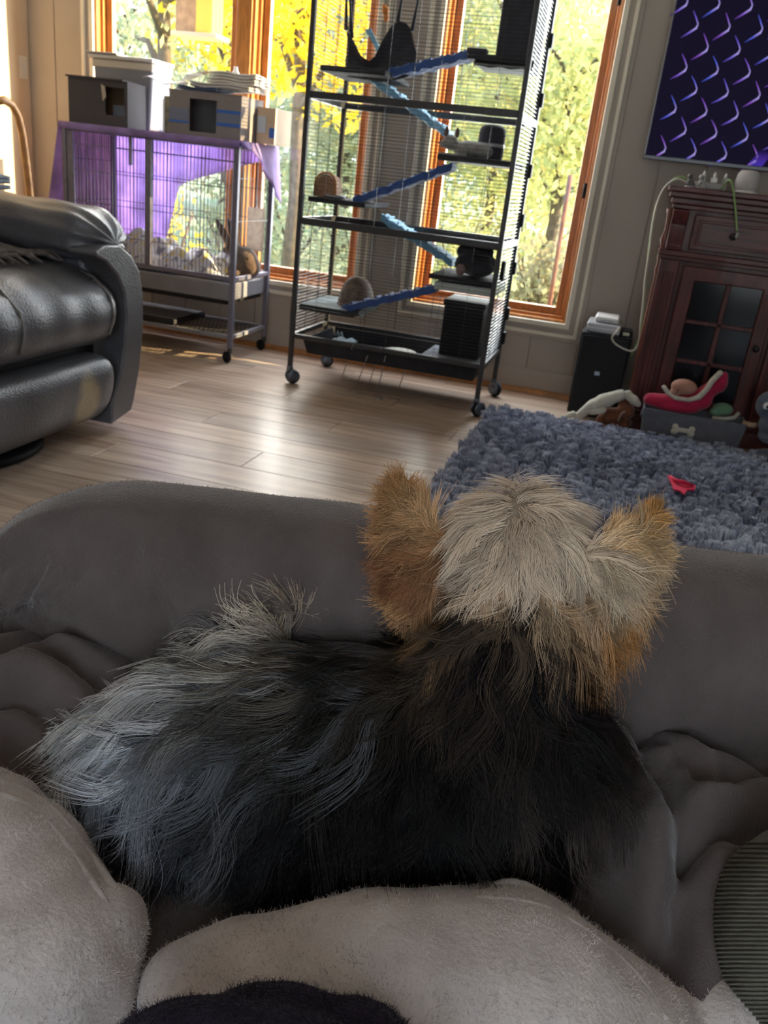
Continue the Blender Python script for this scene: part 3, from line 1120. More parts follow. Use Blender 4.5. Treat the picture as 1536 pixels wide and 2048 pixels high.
# round bed with a small pink thing in it
bx0, bx1 = hy(905, 540, 3.98)[0], hy(992, 540, 3.98)[0]
bd = thing('cuddle_bed', 'dark grey round fleece bed on the lower right cage shelf', 'pet bed', ((bx0 + bx1) / 2, 4.0, s5[2]))
bc = (bx0 + bx1) / 2
blob('cup', [((bc, 4.02, s5[2] + .055), ((bx1 - bx0) / 2, .09, .055)), ((bc - .02, 4.06, s5[2] + .10), ((bx1 - bx0) / 2.2, .06, .045)), ((bc + .03, 3.96, s5[2] + .04), (.06, .05, .04))], m_darkf, bd, .008, 6, lambda V: V + (vnoise(V, 60, 3) * .004)[:, None])
pk = hy(921, 541, 3.92)
bb_ = MB().ell((pk[0], 3.915, s5[2] + .028), (.022, .02, .027), 14, 10).build('plush_ball', mat('dusty_pink', (.34, .22, .20), .9, sheen=.3), smooth=True)
tag(bb_, 'small dusty pink ball at front of the grey round bed', 'toy')
# woven dome
dx0, dx1 = hy(676, 590, 4.0)[0], hy(746, 590, 4.0)[0]
dc = (dx0 + dx1) / 2
dr = (dx1 - dx0) / 2
dm = thing('woven_dome', 'brown woven dome hide beside the lowest blue ramp', 'hide', (dc, 4.02, s6[2]))
prof_d = []
for k in range(25):
    t = k / 24 * math.pi / 2
    prof_d.append((dr * math.cos(t) ** .8 * (1 + .02 * (k % 2)), .145 * math.sin(t)))
MB().lathe(prof_d, (dc, 4.02, s6[2]), 26).build('shell', mat('woven_brown', (.16, .115, .085), .85, var=.35, vscale=40, bump=.5, bscale=120), dm, smooth=True)
MB().lathe([(dr * 1.02, 0), (dr * 1.06, .008), (dr * 1.02, .018)], (dc, 4.02, s6[2]), 26).build('rim', mat('woven_brown', (.1, .1, .1)), dm, smooth=True)
wc_ = MB().grid(lambda u, v: hy(716 + 44 * u, 626 - 30 * u + 10 * v, 3.90) + np.array([0, .08 * v, .006 * math.sin(u * 9)]), 12, 5, .006).build('tilted_board', mat('pale_liner', (.4, .4, .4)))
tag(wc_, 'pale fleece scrap under the lowest blue ramp', 'fabric')

# things in the bottom tray
tz = .166
x0, x1 = hy(888, 640, 4.0)[0], hy(968, 640, 4.0)[0]
pf = thing('platform', 'low dark platform in the right of the cage tray', 'platform', ((x0 + x1) / 2, 4.0, tz))
MB().box((hy(836, 700, 3.86)[0], 3.84, tz), (tx1 - .03, 4.2, tz + .055)).build('deck', m_darkf, pf, bevel=.006)
MB().box((hy(836, 700, 3.86)[0] + .01, 3.85, tz + .0555), (tx1 - .04, 4.19, tz + .06)).build('liner', mat('slate_liner', (.16, .165, .19), .9, var=.25, vscale=14), pf)
kb = thing('litter_box', 'tall black plain box standing on the low platform in the cage tray', 'box', ((x0 + x1) / 2, 4.0, tz + .06))
MB().box((x0, 3.96, tz + .06), (x1, 4.19, tz + .06 + .255)).build('body', m_black, kb, bevel=.008)
MB().box((x0 - .006, 3.955, tz + .06 + .235), (x1 + .006, 4.195, tz + .06 + .262)).build('lid', m_black, kb, bevel=.006)
pc = hy(800, 680, 3.93)
pl = thing('pumice_plate', 'cream oval plate lying in middle of the cage tray', 'plate', (pc[0], 3.95, tz))
ob = MB().lathe([(.06, 0), (.078, .006), (.08, .016), (.072, .018), (.001, .013)], (pc[0], 3.95, tz + .032), 28).build('dish', mat('cream_stone', (.52, .50, .42), .8, vscale=60, col2=(.34, .32, .27)), pl, smooth=True)
MB().lathe([(.05, 0), (.055, .03), (.05, .034)], (pc[0], 3.95, tz), 20).build('foot', m_pan, pl, smooth=True)
m_teal = mat('teal_cloth', (.17, .22, .24), .9, var=.3, vscale=10, sheen=.2)
for k, (px0, px1, py0, py1, lb) in enumerate([(632, 745, 664, 690, 'thin teal cloth spread in the left of the cage tray'), (675, 725, 655, 668, 'folded pale teal cloth at back of the cage tray')]):
    a, b = hz(px0, py1, tz + .02), hz(px1, py0, tz + .02)
    xa, xb = sorted((a[0], b[0]))
    ya, yb = max(min(a[1], b[1]), ty0 + .03), min(max(a[1], b[1]), ty1 - .03)
    o = MB().grid(lambda u, v: (xa + (xb - xa) * u, ya + (yb - ya) * v, tz + .018 + k * .014 + .006 * math.sin(u * 13 + v * 5) + .004 * math.sin(v * 17)), 22, 12, .012).build('cloth', m_teal if k == 0 else mat('pale_teal', (.30, .36, .38), .9), smooth=True)
    tag(o, lb, 'cloth')

# thin metal rack hooked on the tray
rk = thing('wire_rack', 'thin metal rods leaning against the front of the cage tray', 'rack', (hz(750, 775)[0], 3.70, 0))
for (a, b) in (((706, 690), (683, 757)), ((735, 712), (715, 766)), ((762, 695), (737, 770)), ((771, 712), (757, 774)), ((822, 705), (797, 778))):
    q = hz(*b, .004)
    p = hy(*a, CY0 - .012)
    MB().tube([p, q], .0022, 6).build('rod', m_steel, rk, smooth=True)
for c in ((706, 785), (757, 797)):
    q = hz(*c, .004)
    MB().tube([(q[0] + .018 * math.cos(t), q[1] + .018 * math.sin(t), .005) for t in np.linspace(0, 2 * math.pi, 17)], .0022, 6).build('ring', m_steel, rk, smooth=True)

# ------------------------------------------------------------------ low cage on casters
SX0, SX1, SY0, SY1 = -2.865, -1.915, 3.99, 4.415
ST, STR = 1.045, .415
sg = thing('rabbit_cage', 'low lilac-grey wire rabbit cage on a wheeled stand at the left window', 'cage', ((SX0 + SX1) / 2, (SY0 + SY1) / 2, 0))
for x in (SX0, SX1):
    for y in (SY0, SY1):
        MB().box((x - .013, y - .013, .075), (x + .013, y + .013, ST)).build('post', m_purp, sg, bevel=.004)
        c = thing('caster', None, None)
        c.parent = sg
        c.location = Vector((x, y, 0)) - sg.location
        MB().lathe([(.008, -.009), (.026, -.009), (.029, -.004), (.029, .004), (.026, .009), (.008, .009)], (x - .012, y - .008, .029), 18, (.4, .9, 0)).build('wheel', m_rubber, c, smooth=True)
        MB().box((x - .010, y - .010, .046), (x + .010, y + .010, .08)).build('fork', m_iron, c, bevel=.003)
for z, w in ((ST, .032), (STR + .008, .024)):
    for y in (SY0, SY1):
        MB().box((SX0 + .013, y - .011, z - w / 2), (SX1 - .013, y + .011, z + w / 2)).build('rail', m_purp, sg, bevel=.004)
    for x in (SX0, SX1):
        MB().box((x - .011, SY0 + .013, z - w / 2), (x + .011, SY1 - .013, z + w / 2)).build('rail', m_purp, sg, bevel=.004)
MB().box((-2.405, SY0 - .014, STR + .02), (-2.372, SY0 + .012, ST - .016)).build('door_post', m_purp, sg, bevel=.004)
MB().box((SX0 + .013, SY0 - .008, .60), (SX0 + .05, SY0 + .008, ST - .016)).build('door_stile', m_purp, sg, bevel=.003)
MB().box((-2.50, SY0 - .008, .90), (-2.485, SY0 + .008, ST - .016)).build('door_stile', m_purp, sg, bevel=.003)
wires('wire_grid', sg, (SX0, SY0), (SX1, SY0), STR, ST, .0205, m_purp, .0014, False, (.55, .70, .85, .97))
wires('wire_grid', sg, (SX0, SY1), (SX1, SY1), STR, ST, .0205, m_wire, .0013, False, (.55, .70, .85, .97))
wires('wire_grid', sg, (SX1, SY0), (SX1, SY1), STR, ST, .0205, m_wire, .0010, False, (.70, .9))
wires('wire_grid', sg, (SX0, SY0), (SX0, SY1), STR, ST, .0205, m_wire, .0013, False, (.70, .9))
MB().box((SX0 + .014, SY0 + .0135, ST - .012), (SX1 - .014, SY1 - .0135, ST - .004)).build('top_panel', m_purp, sg)
m_tray = mat('grey_tray', (.19, .19, .21), .4, var=.1)
MB().box((SX0 + .005, SY0 - .016, .315), (SX1 - .005, SY1 - .004, .40)).build('tray', m_tray, sg, bevel=.008)
MB().box((SX0 + .02, SY0 - .014, .295), (SX1 - .02, SY1 - .02, .318)).build('tray_rail', m_black, sg, bevel=.004)
for y in (SY0, SY1):
    MB().box((SX0 + .013, y - .010, .120), (SX1 - .013, y + .010, .142)).build('shelf_rail', m_tray, sg, bevel=.004)
for x in (SX0, SX1):
    MB().box((x - .010, SY0 + .013, .120), (x + .010, SY1 - .013, .142)).build('shelf_rail', m_tray, sg, bevel=.004)
ws = MB()
for k in range(1, 40):
    x = SX0 + (SX1 - SX0) * k / 40
    ws.bar((x, SY0, .134), (x, SY1, .134), .003)
for k in range(1, 8):
    y = SY0 + (SY1 - SY0) * k / 8
    ws.bar((SX0, y, .131), (SX1, y, .131), .003)
ws.build('wire_shelf', m_wire, sg)['kind'] = 'stuff'
bx = thing('storage_tray', 'flat dark tray lying on the lower wire shelf', 'tray', (-2.55, 4.2, .143))
MB().box((-2.80, 4.03, .137), (-2.26, 4.38, .165)).build('body', m_pan, bx, bevel=.008)
MB().box((-2.79, 4.04, .166), (-2.27, 4.37, .17)).build('liner', m_tray, bx)

# purple blanket draped over the low cage
bm = bmesh.new()
cx0, cx1, cy0, cy1, cz = SX0 - .018, SX1 + .018, SY0 - .020, SY1 + .018, ST + .020


def patch(fn, nu, nv):
    V = [[bm.verts.new(fn(i / nu, j / nv)) for i in range(nu + 1)] for j in range(nv + 1)]
    for j in range(nv):
        for i in range(nu):
            bm.faces.new((V[j][i], V[j][i + 1], V[j + 1][i + 1], V[j + 1][i]))


patch(lambda u, v: (cx0 + (cx1 - cx0) * u, cy0 + (cy1 - cy0) * v, cz), 24, 10)
patch(lambda u, v: (cx0 + (cx1 - cx0) * u, cy1 + .012 * math.sin(u * 31) * v, cz - v * (.60 if u < .34 else .60 - (u - .34) / .08 * .36 if u < .42 else .24 - .34 * (u - .42))), 24, 6)
patch(lambda u, v: (cx0 - .10 * v * (1 - u) + .014 * math.sin(u * 25) * v, cy0 + (cy1 - cy0) * u, cz - v * (.50 - .05 * u)), 10, 8)
patch(lambda u, v: (cx1 + .03 * v + .012 * math.sin(u * 18 + 1) * v, cy0 + (cy1 - cy0) * u, cz - v * (.03 + .30 * max(0, u - .2) ** 1.0)), 10, 8)
patch(lambda u, v: (cx0 + (cx1 - cx0) * u, cy0 - .002 * v, cz - v * .030), 24, 2)
bmesh.ops.remove_doubles(bm, verts=bm.verts, dist=.0005)
bmesh.ops.recalc_face_normals(bm, faces=bm.faces)
me = bpy.data.meshes.new('cage_cover')
o0 = np.array([(cx0 + cx1) / 2, (cy0 + cy1) / 2, cz])
for v in bm.verts:
    v.co = v.co - Vector(o0)
bm.to_mesh(me)
bm.free()
me.shade_smooth()
me.materials.append(mat('purple_fleece', (.50, .38, .70), .9, var=.18, vscale=9, sheen=.3, trans=.6))
o = bpy.data.objects.new('cage_cover', me)
COL.objects.link(o)
o.location = o0
s = o.modifiers.new('s', 'SOLIDIFY')
s.thickness = .006
s.offset = 0
tag(o, 'purple fleece blanket draped over top and sides of the low cage', 'blanket')

# bedding and rabbit
m_bed = mat('patchy_fleece', (.78, .77, .80), .95, vscale=26, col2=(.74, .60, .22), sheen=.2, detail=1.0)
cr = [n for n in m_bed.node_tree.nodes if n.type == 'VALTORGB'][0].color_ramp
cr.elements[0].position, cr.elements[1].position = .57, .64
e = cr.elements.new(.36)
e.color = (.32, .30, .36, 1)
e = cr.elements.new(.41)
e.color = (.80, .80, .83, 1)
cr.elements[2].color = (.76, .75, .78, 1)


def bfn(u, v):
    x = SX0 + .03 + (SX1 - SX0 - .06) * u
    y = SY0 + .03 + (SY1 - SY0 - .06) * v
    h = .14 * (1 - .55 * abs(v - .45)) * (.55 + .45 * math.sin(u * 4.1 + .4) ** 2)
    e_ = min(1, min(u, 1 - u) * 9, min(v, 1 - v) * 6)
    h *= max(e_, 0)
    if u > .80:
        h *= max(.18, 1 - (u - .80) * 7)
    h += .022 * math.sin(u * 31 + 2 * math.sin(v * 9)) * e_ + .018 * math.sin(v * 22 + u * 13) * e_
    return (x, y, .404 + max(h, 0) + .012)


o = MB().grid(bfn, 60, 24, .012).build('bedding_fleece', m_bed, smooth=True)
tag(o, 'crumpled white fleece with yellow print bedding inside the low cage', 'bedding')
m_rab = mat('brown_rabbit_fur', (.085, .05, .035), .9, vscale=18, col2=(.16, .10, .07), sheen=.3, bump=.4, bscale=150)
rb = hy(478, 540, 4.20)
x, y, z = rb[0], 4.19, .416
rab = thing('rabbit', 'brown rabbit with upright ears sitting at right end of the low cage', 'rabbit', (x, y, z))
blob('body',     [((x + .025, y + .02, z + .075), (.075, .065, .078)), ((x + .05, y + .03, z + .055), (.06, .06, .06)), ((x - .025, y - .01, z + .135), (.042, .036, .036)), ((x - .058, y - .025, z + .125), (.022, .022, .02)), ((x - .02, y - .02, z + .06), (x - .045, y - .03, z), .02, .014), ((x + .01, y - .045, z + .02), (x - .03, y - .055, z + .008), .02, .014)], m_rab, rab, .008, 5)
e1, e2 = hy(432, 437, 4.17), hy(455, 482, 4.17)
for (a, b) in ((e2, e1), (e2 + np.array([.03, .03, .0]), e1 + np.array([.052, .03, .012]))):
    MB().tube([b + (a - b) * t for t in (1.25, .9, .6, .3, .0)], [.012, .019, .021, .015, .004], 10).build('ear', m_rab, rab, smooth=True)
for s in (-1, 1):
    MB().ell((x - .045, y - .01 + s * .034, z + .142), .006, 8, 6).build('eye', m_black, rab, smooth=True)
MB().ell((x - .08, y - .028, z + .128), (.005, .006, .004), 8, 6).build('nose', mat('rabbit_nose', (.2, .1, .09)), rab, smooth=True)
a, b = hy(516, 418, 4.30), hy(556, 512, 4.30)
bd_ = thing('chew_board', 'pale speckled board hanging inside right end of the low cage', 'board', ((a[0] + b[0]) / 2 - .06, 4.38, min(a[2], b[2])))
MB().box((SX1 - .12, 4.385, b[2]), (SX1 - .02, 4.395, a[2])).build('board', mat('speckled_board', (.62, .56, .50), .8, vscale=45, col2=(.50, .42, .36), trans=.65), bd_, bevel=.004)
MB().tube([(SX1 - .07, 4.39, a[2] - .005), (SX1 - .07, 4.40, a[2] + .06)], .002, 6).build('hook', m_steel, bd_)

# ------------------------------------------------------------------ things on top of the low cage
TZ = cz + .004
m_boxd = mat('dark_grey_card', (.058, .054, .058), .8, var=.08)
x0, x1 = hy(137, 200, 4.03)[0], hy(255, 200, 4.03)[0]
xm = hy(206, 200, 4.03)[0]
bxd = thing('play_box', 'dark grey box with torn brown hole on the left of the low cage', 'box', ((x0 + x1) / 2, 4.1, TZ))
zt = TZ + .205
xa, xb = xm + .012, x1 - .018
holed_wall('front', [x0, xa, xb, x1], [TZ, TZ + .05, zt - .03, zt], {(1, 1)}, lambda x, z, s: (x, 4.03 + s * .006, z)).build('front', m_boxd, bxd)
MB().box((x0, 4.036, TZ), (x0 + .006, 4.20, zt)).build('side', m_boxd, bxd)
MB().box((x1 - .006, 4.036, TZ), (x1, 4.20, zt)).build('side', m_boxd, bxd)
MB().box((x0 + .006, 4.194, TZ), (x1 - .006, 4.20, zt)).build('back', mat('brown_card', (.20, .115, .06), .85, var=.15), bxd)
MB().box((x0 - .008, 4.02, zt), (x1 - .02, 4.205, zt + .008)).build('lid', m_boxd, bxd)
MB().prism([(xa + .0, 4.026, zt - .03), (xa - .02, 4.026, zt - .02), (xa - .012, 4.026, TZ + .11), (xa + .008, 4.026, TZ + .13)], (0, 0, 0), (0, .003, 0)).build('torn_edge', mat('torn_card', (.45, .38, .30), .9), bxd)
MB().box((xa, 4.10, TZ + .004), (xb - .02, 4.13, TZ + .10)).build('inner_card', mat('grey_blue_card', (.22, .23, .26), .8), bxd)

x0, x1 = hy(206, 120, 4.3)[0], hy(322, 140, 4.3)[0]
gb = thing('storage_bin', 'grey plastic storage bin with pale lid behind the dark grey box', 'bin', ((x0 + x1) / 2, 4.30, TZ))
w = .02
zb = TZ + .285
vs = [(x0 + w, 4.22, TZ), (x1 - w, 4.22, TZ), (x1 - w, 4.405, TZ), (x0 + w, 4.405, TZ), (x0, 4.21, zb), (x1, 4.21, zb), (x1, 4.41, zb), (x0, 4.41, zb)]
MB().add(vs, [(0, 3, 2, 1), (4, 5, 6, 7), (0, 1, 5, 4), (1, 2, 6, 5), (2, 3, 7, 6), (3, 0, 4, 7)]).build('body', mat('grey_bin', (.20, .205, .24), .5, var=.06), gb, bevel=.015, seg=3)
MB().box((x0 - .004, 4.206, zb - .012), (x1 + .004, 4.414, zb + .028)).build('rim', mat('clear_rim', (.55, .50, .42), .4), gb, bevel=.008)
MB().box((x0 - .022, 4.195, zb + .028), (x1 + .012, 4.42, zb + .048)).build('lid', mat('pale_lid', (.62, .60, .56), .4), gb, bevel=.008)
MB().box((x0 - .026, 4.19, zb + .049), (x0 + .15, 4.30, zb + .058)).build('lid_clip', m_silver, gb, bevel=.003)

x0, x1 = hy(338, 230, 4.03)[0], hy(482, 230, 4.03)[0]
cb = thing('cardboard_box', 'grey cardboard box with blue tape bands and dark square hole', 'box', ((x0 + x1) / 2, 4.12, TZ))
zt = TZ + .190
m_card = mat('grey_card', (.235, .205, .20), .85, var=.08)
ha, hb = hy(379, 220, 4.03)[0], hy(433, 220, 4.03)[0]
holed_wall('front', [x0, ha, hb, x1], [TZ, TZ + .018, zt - .028, zt], {(1, 1)}, lambda x, z, s: (x, 4.03 + s * .005, z)).build('front', m_card, cb)
for xx in (x0, x1 - .005):
    MB().box((xx, 4.035, TZ), (xx + .005, 4.28, zt)).build('side', m_card, cb)
MB().box((x0 + .005, 4.275, TZ), (x1 - .005, 4.28, zt)).build('back', m_card, cb)
MB().box((x0 + .005, 4.035, TZ), (x1 - .005, 4.275, TZ + .004)).build('bottom', m_card, cb)
MB().box((x0 - .002, 4.028, zt), (x1 + .002, 4.282, zt + .005)).build('lid', m_card, cb)
m_tape = mat('blue_tape', (.03, .13, .48), .5)
m_tape2 = mat('grey_blue_tape', (.16, .18, .26), .5)
for (a, b, zz_, hh, mm) in ((x0 + .001, ha - .002, TZ + .056, .010, m_tape), (x0 + .001, ha - .002, TZ + .090, .050, m_tape2), (hb + .002, x1 - .001, TZ + .062, .014, m_tape), (hb + .002, x1 - .001, TZ + .118, .014, m_tape), (hb + .002, x1 - .001, TZ + .090, .040, m_tape2)):
    MB().box((a, 4.0275, zz_ - hh / 2), (b, 4.0298, zz_ + hh / 2)).build('tape', mm, cb)
x0r = x1 + .004
sb_ = thing('carton', 'beige carton with blue label standing right of the taped box', 'box', (x0r + .05, 4.25, TZ))
MB().box((x0r, 4.20, TZ), (x0r + .10, 4.40, TZ + .165)).build('body', mat('beige_card', (.52, .42, .31), .85, var=.06), sb_, bevel=.003)
MB().box((x0r + .07, 4.1975, TZ + .03), (x0r + .10, 4.1998, TZ + .075)).build('label', m_tape, sb_)
MB().box((x0r + .006, 4.1975, TZ + .05), (x0r + .05, 4.1998, TZ + .125)).build('label', mat('pale_blue_label', (.45, .55, .66), .6), sb_)
# towels on the taped box
zt += .006
tw = [(x0 + .03, x0 + .24, 4.05, 4.24, .020, (.05, .08, .16), 'dark blue folded cloth lowest on the taped box', 'towel'),
      (x0 + .09, x1 + .02, 4.06, 4.26, .024, (.55, .52, .50), 'white folded towel resting on the dark blue cloth', 'towel'),
      (x0 + .17, x1 + .04, 4.08, 4.27, .026, (.62, .58, .52), 'cream folded towel in middle of the towel stack', 'towel'),
      (x0 + .18, x1 + .045, 4.08, 4.26, .024, (.66, .64, .60), 'off-white folded towel topmost on the taped box', 'towel')]
z = zt
for k, (a, b, ya, yb, h, c, lb, ct) in enumerate(tw):
    t = thing('folded_towel', lb, ct, ((a + b) / 2, (ya + yb) / 2, z), 'folded cloths on the taped box')
    mm = mat('towel_%d' % k, c, .95, var=.08, vscale=30, sheen=.3, bump=.3, bscale=200)
    def tf(u, v, a=a, b=b, ya=ya, yb=yb, z=z, h=h):
        return (a + (b - a) * u, ya + (yb - ya) * v, z + h / 2 + .0035 * math.sin(u * 8 + v * 5 + a * 30))
    for q in range(2):
        MB().grid(lambda u, v: np.array(tf(u, v)) + np.array([0, 0, h / 2 * q]), 16, 10, h / 2 - .0025).build('fold', mm, t, smooth=True, bevel=.003)
    z += h + .001
pp = MB().grid(lambda u, v: hy(306 + 60 * u, 150 + 14 * u, 4.20) + np.array([0, -.10 * v, -.02 * v + .008 * math.sin(u * 7)]), 12, 8, .004).build('paper_bag', mat('printed_paper', (.50, .52, .58), .7, vscale=40, col2=(.66, .55, .55)))
tag(pp, 'crumpled printed paper sheet between grey bin and taped box', 'paper')
bk = thing('packet_stack', 'upright colourful packet between the grey bin and the taped box', 'packet', (x0 - .035, 4.12, TZ))
MB().box((x0 - .065, 4.09, TZ), (x0 - .008, 4.17, TZ + .165)).build('packet', mat('packet_print', (.12, .13, .11), .6, vscale=26, col2=(.45, .40, .22)), bk, bevel=.006)
MB().box((x0 - .065, 4.085, TZ), (x0 - .055, 4.0895, TZ + .15)).build('edge_strip', m_white, bk)
q = hy(474, 128, 4.2)
wb = thing('small_bottle', 'small white bottle top above the towel stack', 'bottle', (q[0], 4.19, z))
MB().lathe([(.018, 0), (.018, .008), (.012, .014), (.009, .03), (.011, .034), (.001, .036)], (q[0], 4.19, z), 16).build('cap', m_white, wb, smooth=True)
# ------------------------------------------------------------------ leather recliner
RX = -1.72
rc = thing('recliner', 'dark grey leather recliner with puffy arm at the left edge', 'recliner', (-2.2, 2.2, 0))
Y0, Y1 = 1.72, 2.70


def extrude_profile(name, prof, y0, y1, n, m, parent, edge=.05, fold=None, sub=1):
    """closed profile (x, z) carried along y, its ends drawn in softly"""
    c = np.mean(prof, axis=0)
    mb = MB()
    k = len(prof)
    vs = []
    for i in range(n + 1):
        t = i / n
        y = y0 + (y1 - y0) * t
        d = min(t, 1 - t) * (y1 - y0)
        s = 1 - .22 * max(0, 1 - d / edge) ** 2
        for q, (x, z) in enumerate(prof):
            dx = fold(t, q / k) if fold else 0
            vs.append((c[0] + (x - c[0]) * s + dx, y, c[1] + (z - c[1]) * s + dx * .4))
    fs = []
    for i in range(n):
        for j in range(k):
            j2 = (j + 1) % k
            fs.append((i * k + j, i * k + j2, (i + 1) * k + j2, (i + 1) * k + j))
    fs.append(tuple(range(k))[::-1])
    fs.append(tuple(n * k + j for j in range(k)))
    return mb.add(vs, fs).build(name, m, parent, smooth=True, sub=sub)


seat_prof = [(-2.55, .36), (-2.55, .50), (-2.3, .575), (-2.05, .60), (-1.88, .595), (-1.775, .565), (-1.715, .505), (-1.70, .44), (-1.715, .375), (-1.76, .325), (-1.9, .30), (-2.2, .30)]
seat = extrude_profile('seat', seat_prof, Y0, Y1, 26, m_leather, rc, .07, lambda t, q: .004 * math.sin(t * 40) * (1 if .3 < q < .75 else 0) + .003 * math.sin(t * 23 + q * 20))
for yy in (2.13, 2.60):
    pts = [(x + (.004 if x > -1.8 else 0), yy + .0, z + .004) for x, z in seat_prof[2:9]]
    pts = [np.array(a) * (1 - t) + np.array(b) * t for a, b in zip(pts[:-1], pts[1:]) for t in (0, .33, .66)] + [np.array(pts[-1])]
    MB().tube([(p[0] - .008, p[1] + .02 * math.sin((p[2] - .3) * 9), p[2] - .010) for p in pts], .0045, 6).build('seam', m_stitch, seat, smooth=True)
fr_prof = [(-1.98, .06), (-1.98, .28), (-1.82, .305), (-1.735, .297), (-1.705, .27), (-1.70, .20), (-1.715, .12), (-1.745, .07), (-1.80, .045), (-1.9, .045)]
m_tan_patch = m_leather.copy()
m_tan_patch.name = 'tan_patch_leather'
_n, _l = m_tan_patch.node_tree.nodes, m_tan_patch.node_tree.links
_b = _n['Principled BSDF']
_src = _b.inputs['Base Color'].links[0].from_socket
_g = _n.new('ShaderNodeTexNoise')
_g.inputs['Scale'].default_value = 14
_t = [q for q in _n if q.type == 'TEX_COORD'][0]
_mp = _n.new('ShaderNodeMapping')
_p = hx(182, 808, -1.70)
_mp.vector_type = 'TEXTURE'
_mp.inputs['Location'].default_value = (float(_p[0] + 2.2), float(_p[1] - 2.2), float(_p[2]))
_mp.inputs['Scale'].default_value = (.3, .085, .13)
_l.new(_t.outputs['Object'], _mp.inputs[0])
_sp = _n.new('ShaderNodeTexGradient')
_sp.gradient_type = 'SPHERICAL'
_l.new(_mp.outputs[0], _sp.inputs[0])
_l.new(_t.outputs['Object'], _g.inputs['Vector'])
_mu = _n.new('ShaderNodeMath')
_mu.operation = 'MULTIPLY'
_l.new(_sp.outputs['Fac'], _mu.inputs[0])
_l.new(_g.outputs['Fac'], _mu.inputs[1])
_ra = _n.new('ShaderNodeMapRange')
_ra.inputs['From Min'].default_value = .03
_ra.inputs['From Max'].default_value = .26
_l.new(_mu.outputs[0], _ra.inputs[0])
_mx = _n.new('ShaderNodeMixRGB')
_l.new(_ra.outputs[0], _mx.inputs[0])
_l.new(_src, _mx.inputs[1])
_mx.inputs[2].default_value = (.38, .31, .19, 1)  # soft tan patch mixed into the footrest leather
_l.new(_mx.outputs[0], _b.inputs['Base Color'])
extrude_profile('footrest', fr_prof, Y0, 2.655, 22, m_tan_patch, rc, .06, lambda t, q: .003 * math.sin(t * 17 + q * 9))
MB().box((-2.55, Y0 + .05, .05), (-1.80, Y1 - .05, .33)).build('frame', m_black, rc, bevel=.02)
# arms: shaped front panel plus a gathered leather pad
pan = [(2.545, .655), (2.60, .672), (2.69, .668), (2.76, .63), (2.815, .57), (2.838, .48), (2.838, .36), (2.815, .22), (2.775, .10), (2.755, .06), (2.62, .035), (2.63, .12), (2.685, .22), (2.71, .31), (2.725, .42), (2.715, .50), (2.67, .57), (2.60, .62), (2.545, .64)]
for mir in (0, 1):
    f_ = (lambda y: y) if not mir else (lambda y: 2 * (Y0 + Y1) / 2 - y)
    ap = thing('arm', None, None)
    ap.parent = rc
    ap.location = Vector((RX, f_(2.72), .04)) - rc.location
    MB().prism([(RX, f_(y), z) for y, z in pan], (-.11, 0, 0), (0.0, 0, 0)).build('front_panel', m_leather, ap, bevel=.022, seg=4)
    side = [(-2.62, .05), (-2.62, .60), (-2.2, .62), (-1.84, .62), (-1.80, .5), (-1.80, .06)]
    MB().prism([(x, f_(2.64), z) for x, z in side], (0, 0, 0), (0, .17 * (1 if not mir else -1), 0)).build('side_panel', m_leather, ap, bevel=.03, seg=4)

    def pfn(d):
        a = math.atan2(d[2], d[1])
        return 1 + .035 * math.sin(a * 13) * max(0, d[0]) ** 1.5 + .02 * math.sin(a * 7 + 1)
    mb = MB()
    n, k = 22, 30
    vs = []
    for i in range(n + 1):
        t = i / n
        x = -1.735 - .88 * t
        r = min(1, (1 - (1 - min(1, t / .16)) ** 2.2)) ** .5 if t < .16 else 1.0
        r = max(r, .40 if i == 0 else 0)
        if t > .85:
            r *= math.sqrt(max(.05, 1 - ((t - .85) / .16) ** 2))
        cy_, cz_ = f_(2.685 + .09 * t), .690 - .03 * (1 - r) + .012 * t
        for j in range(k):
            a = 2 * math.pi * j / k
            fold = .016 * math.sin(a * 11 + 2 * t) * math.exp(-t * 3.6) + .004 * math.sin(a * 5 + t * 22)
            sx_ = .150 * r + fold
            sz_ = .092 * r + fold
            vs.append((x + .012 * math.sin(a * 11) * math.exp(-t * 9), cy_ + math.copysign(abs(math.cos(a)) ** .8, math.cos(a)) * sx_, cz_ + math.copysign(abs(math.sin(a)) ** .85, math.sin(a)) * sz_))
    fs = [(i * k + j, i * k + (j + 1) % k, (i + 1) * k + (j + 1) % k, (i + 1) * k + j) for i in range(n) for j in range(k)]
    fs += [tuple(range(k))[::-1], tuple(n * k + j for j in range(k))]
    mb.add(vs, fs).build('arm_pad', m_leather, ap, smooth=True, sub=1)
bk_prof = [(-2.42, .45), (-2.50, .75), (-2.58, 1.0), (-2.68, 1.08), (-2.82, 1.05), (-2.86, .9), (-2.78, .6), (-2.68, .2), (-2.5, .15), (-2.44, .3)]
extrude_profile('backrest', bk_prof, Y0 + .02, Y1 - .02, 14, m_leather, rc, .1)
MB().lathe([(.30, 0), (.315, .006), (.315, .022), (.29, .030), (.06, .034), (.06, .07)], (-2.09, 2.20, 0), 40).build('swivel_base', m_black, rc, smooth=True)

# fringed throw on the seat
tp = thing('fringed_throw', 'brown and grey fringed knit throw lying on the recliner seat', 'blanket', (-2.1, 2.45, .60))
m_knit = mat('knit_brown', (.085, .068, .062), .95, vscale=40, col2=(.20, .17, .15), bump=.6, bscale=150, sheen=.2)


def seat_z(x):
    return float(np.interp(x, [-2.55, -2.3, -2.05, -1.88, -1.775, -1.715], [.50, .575, .60, .595, .565, .505]))


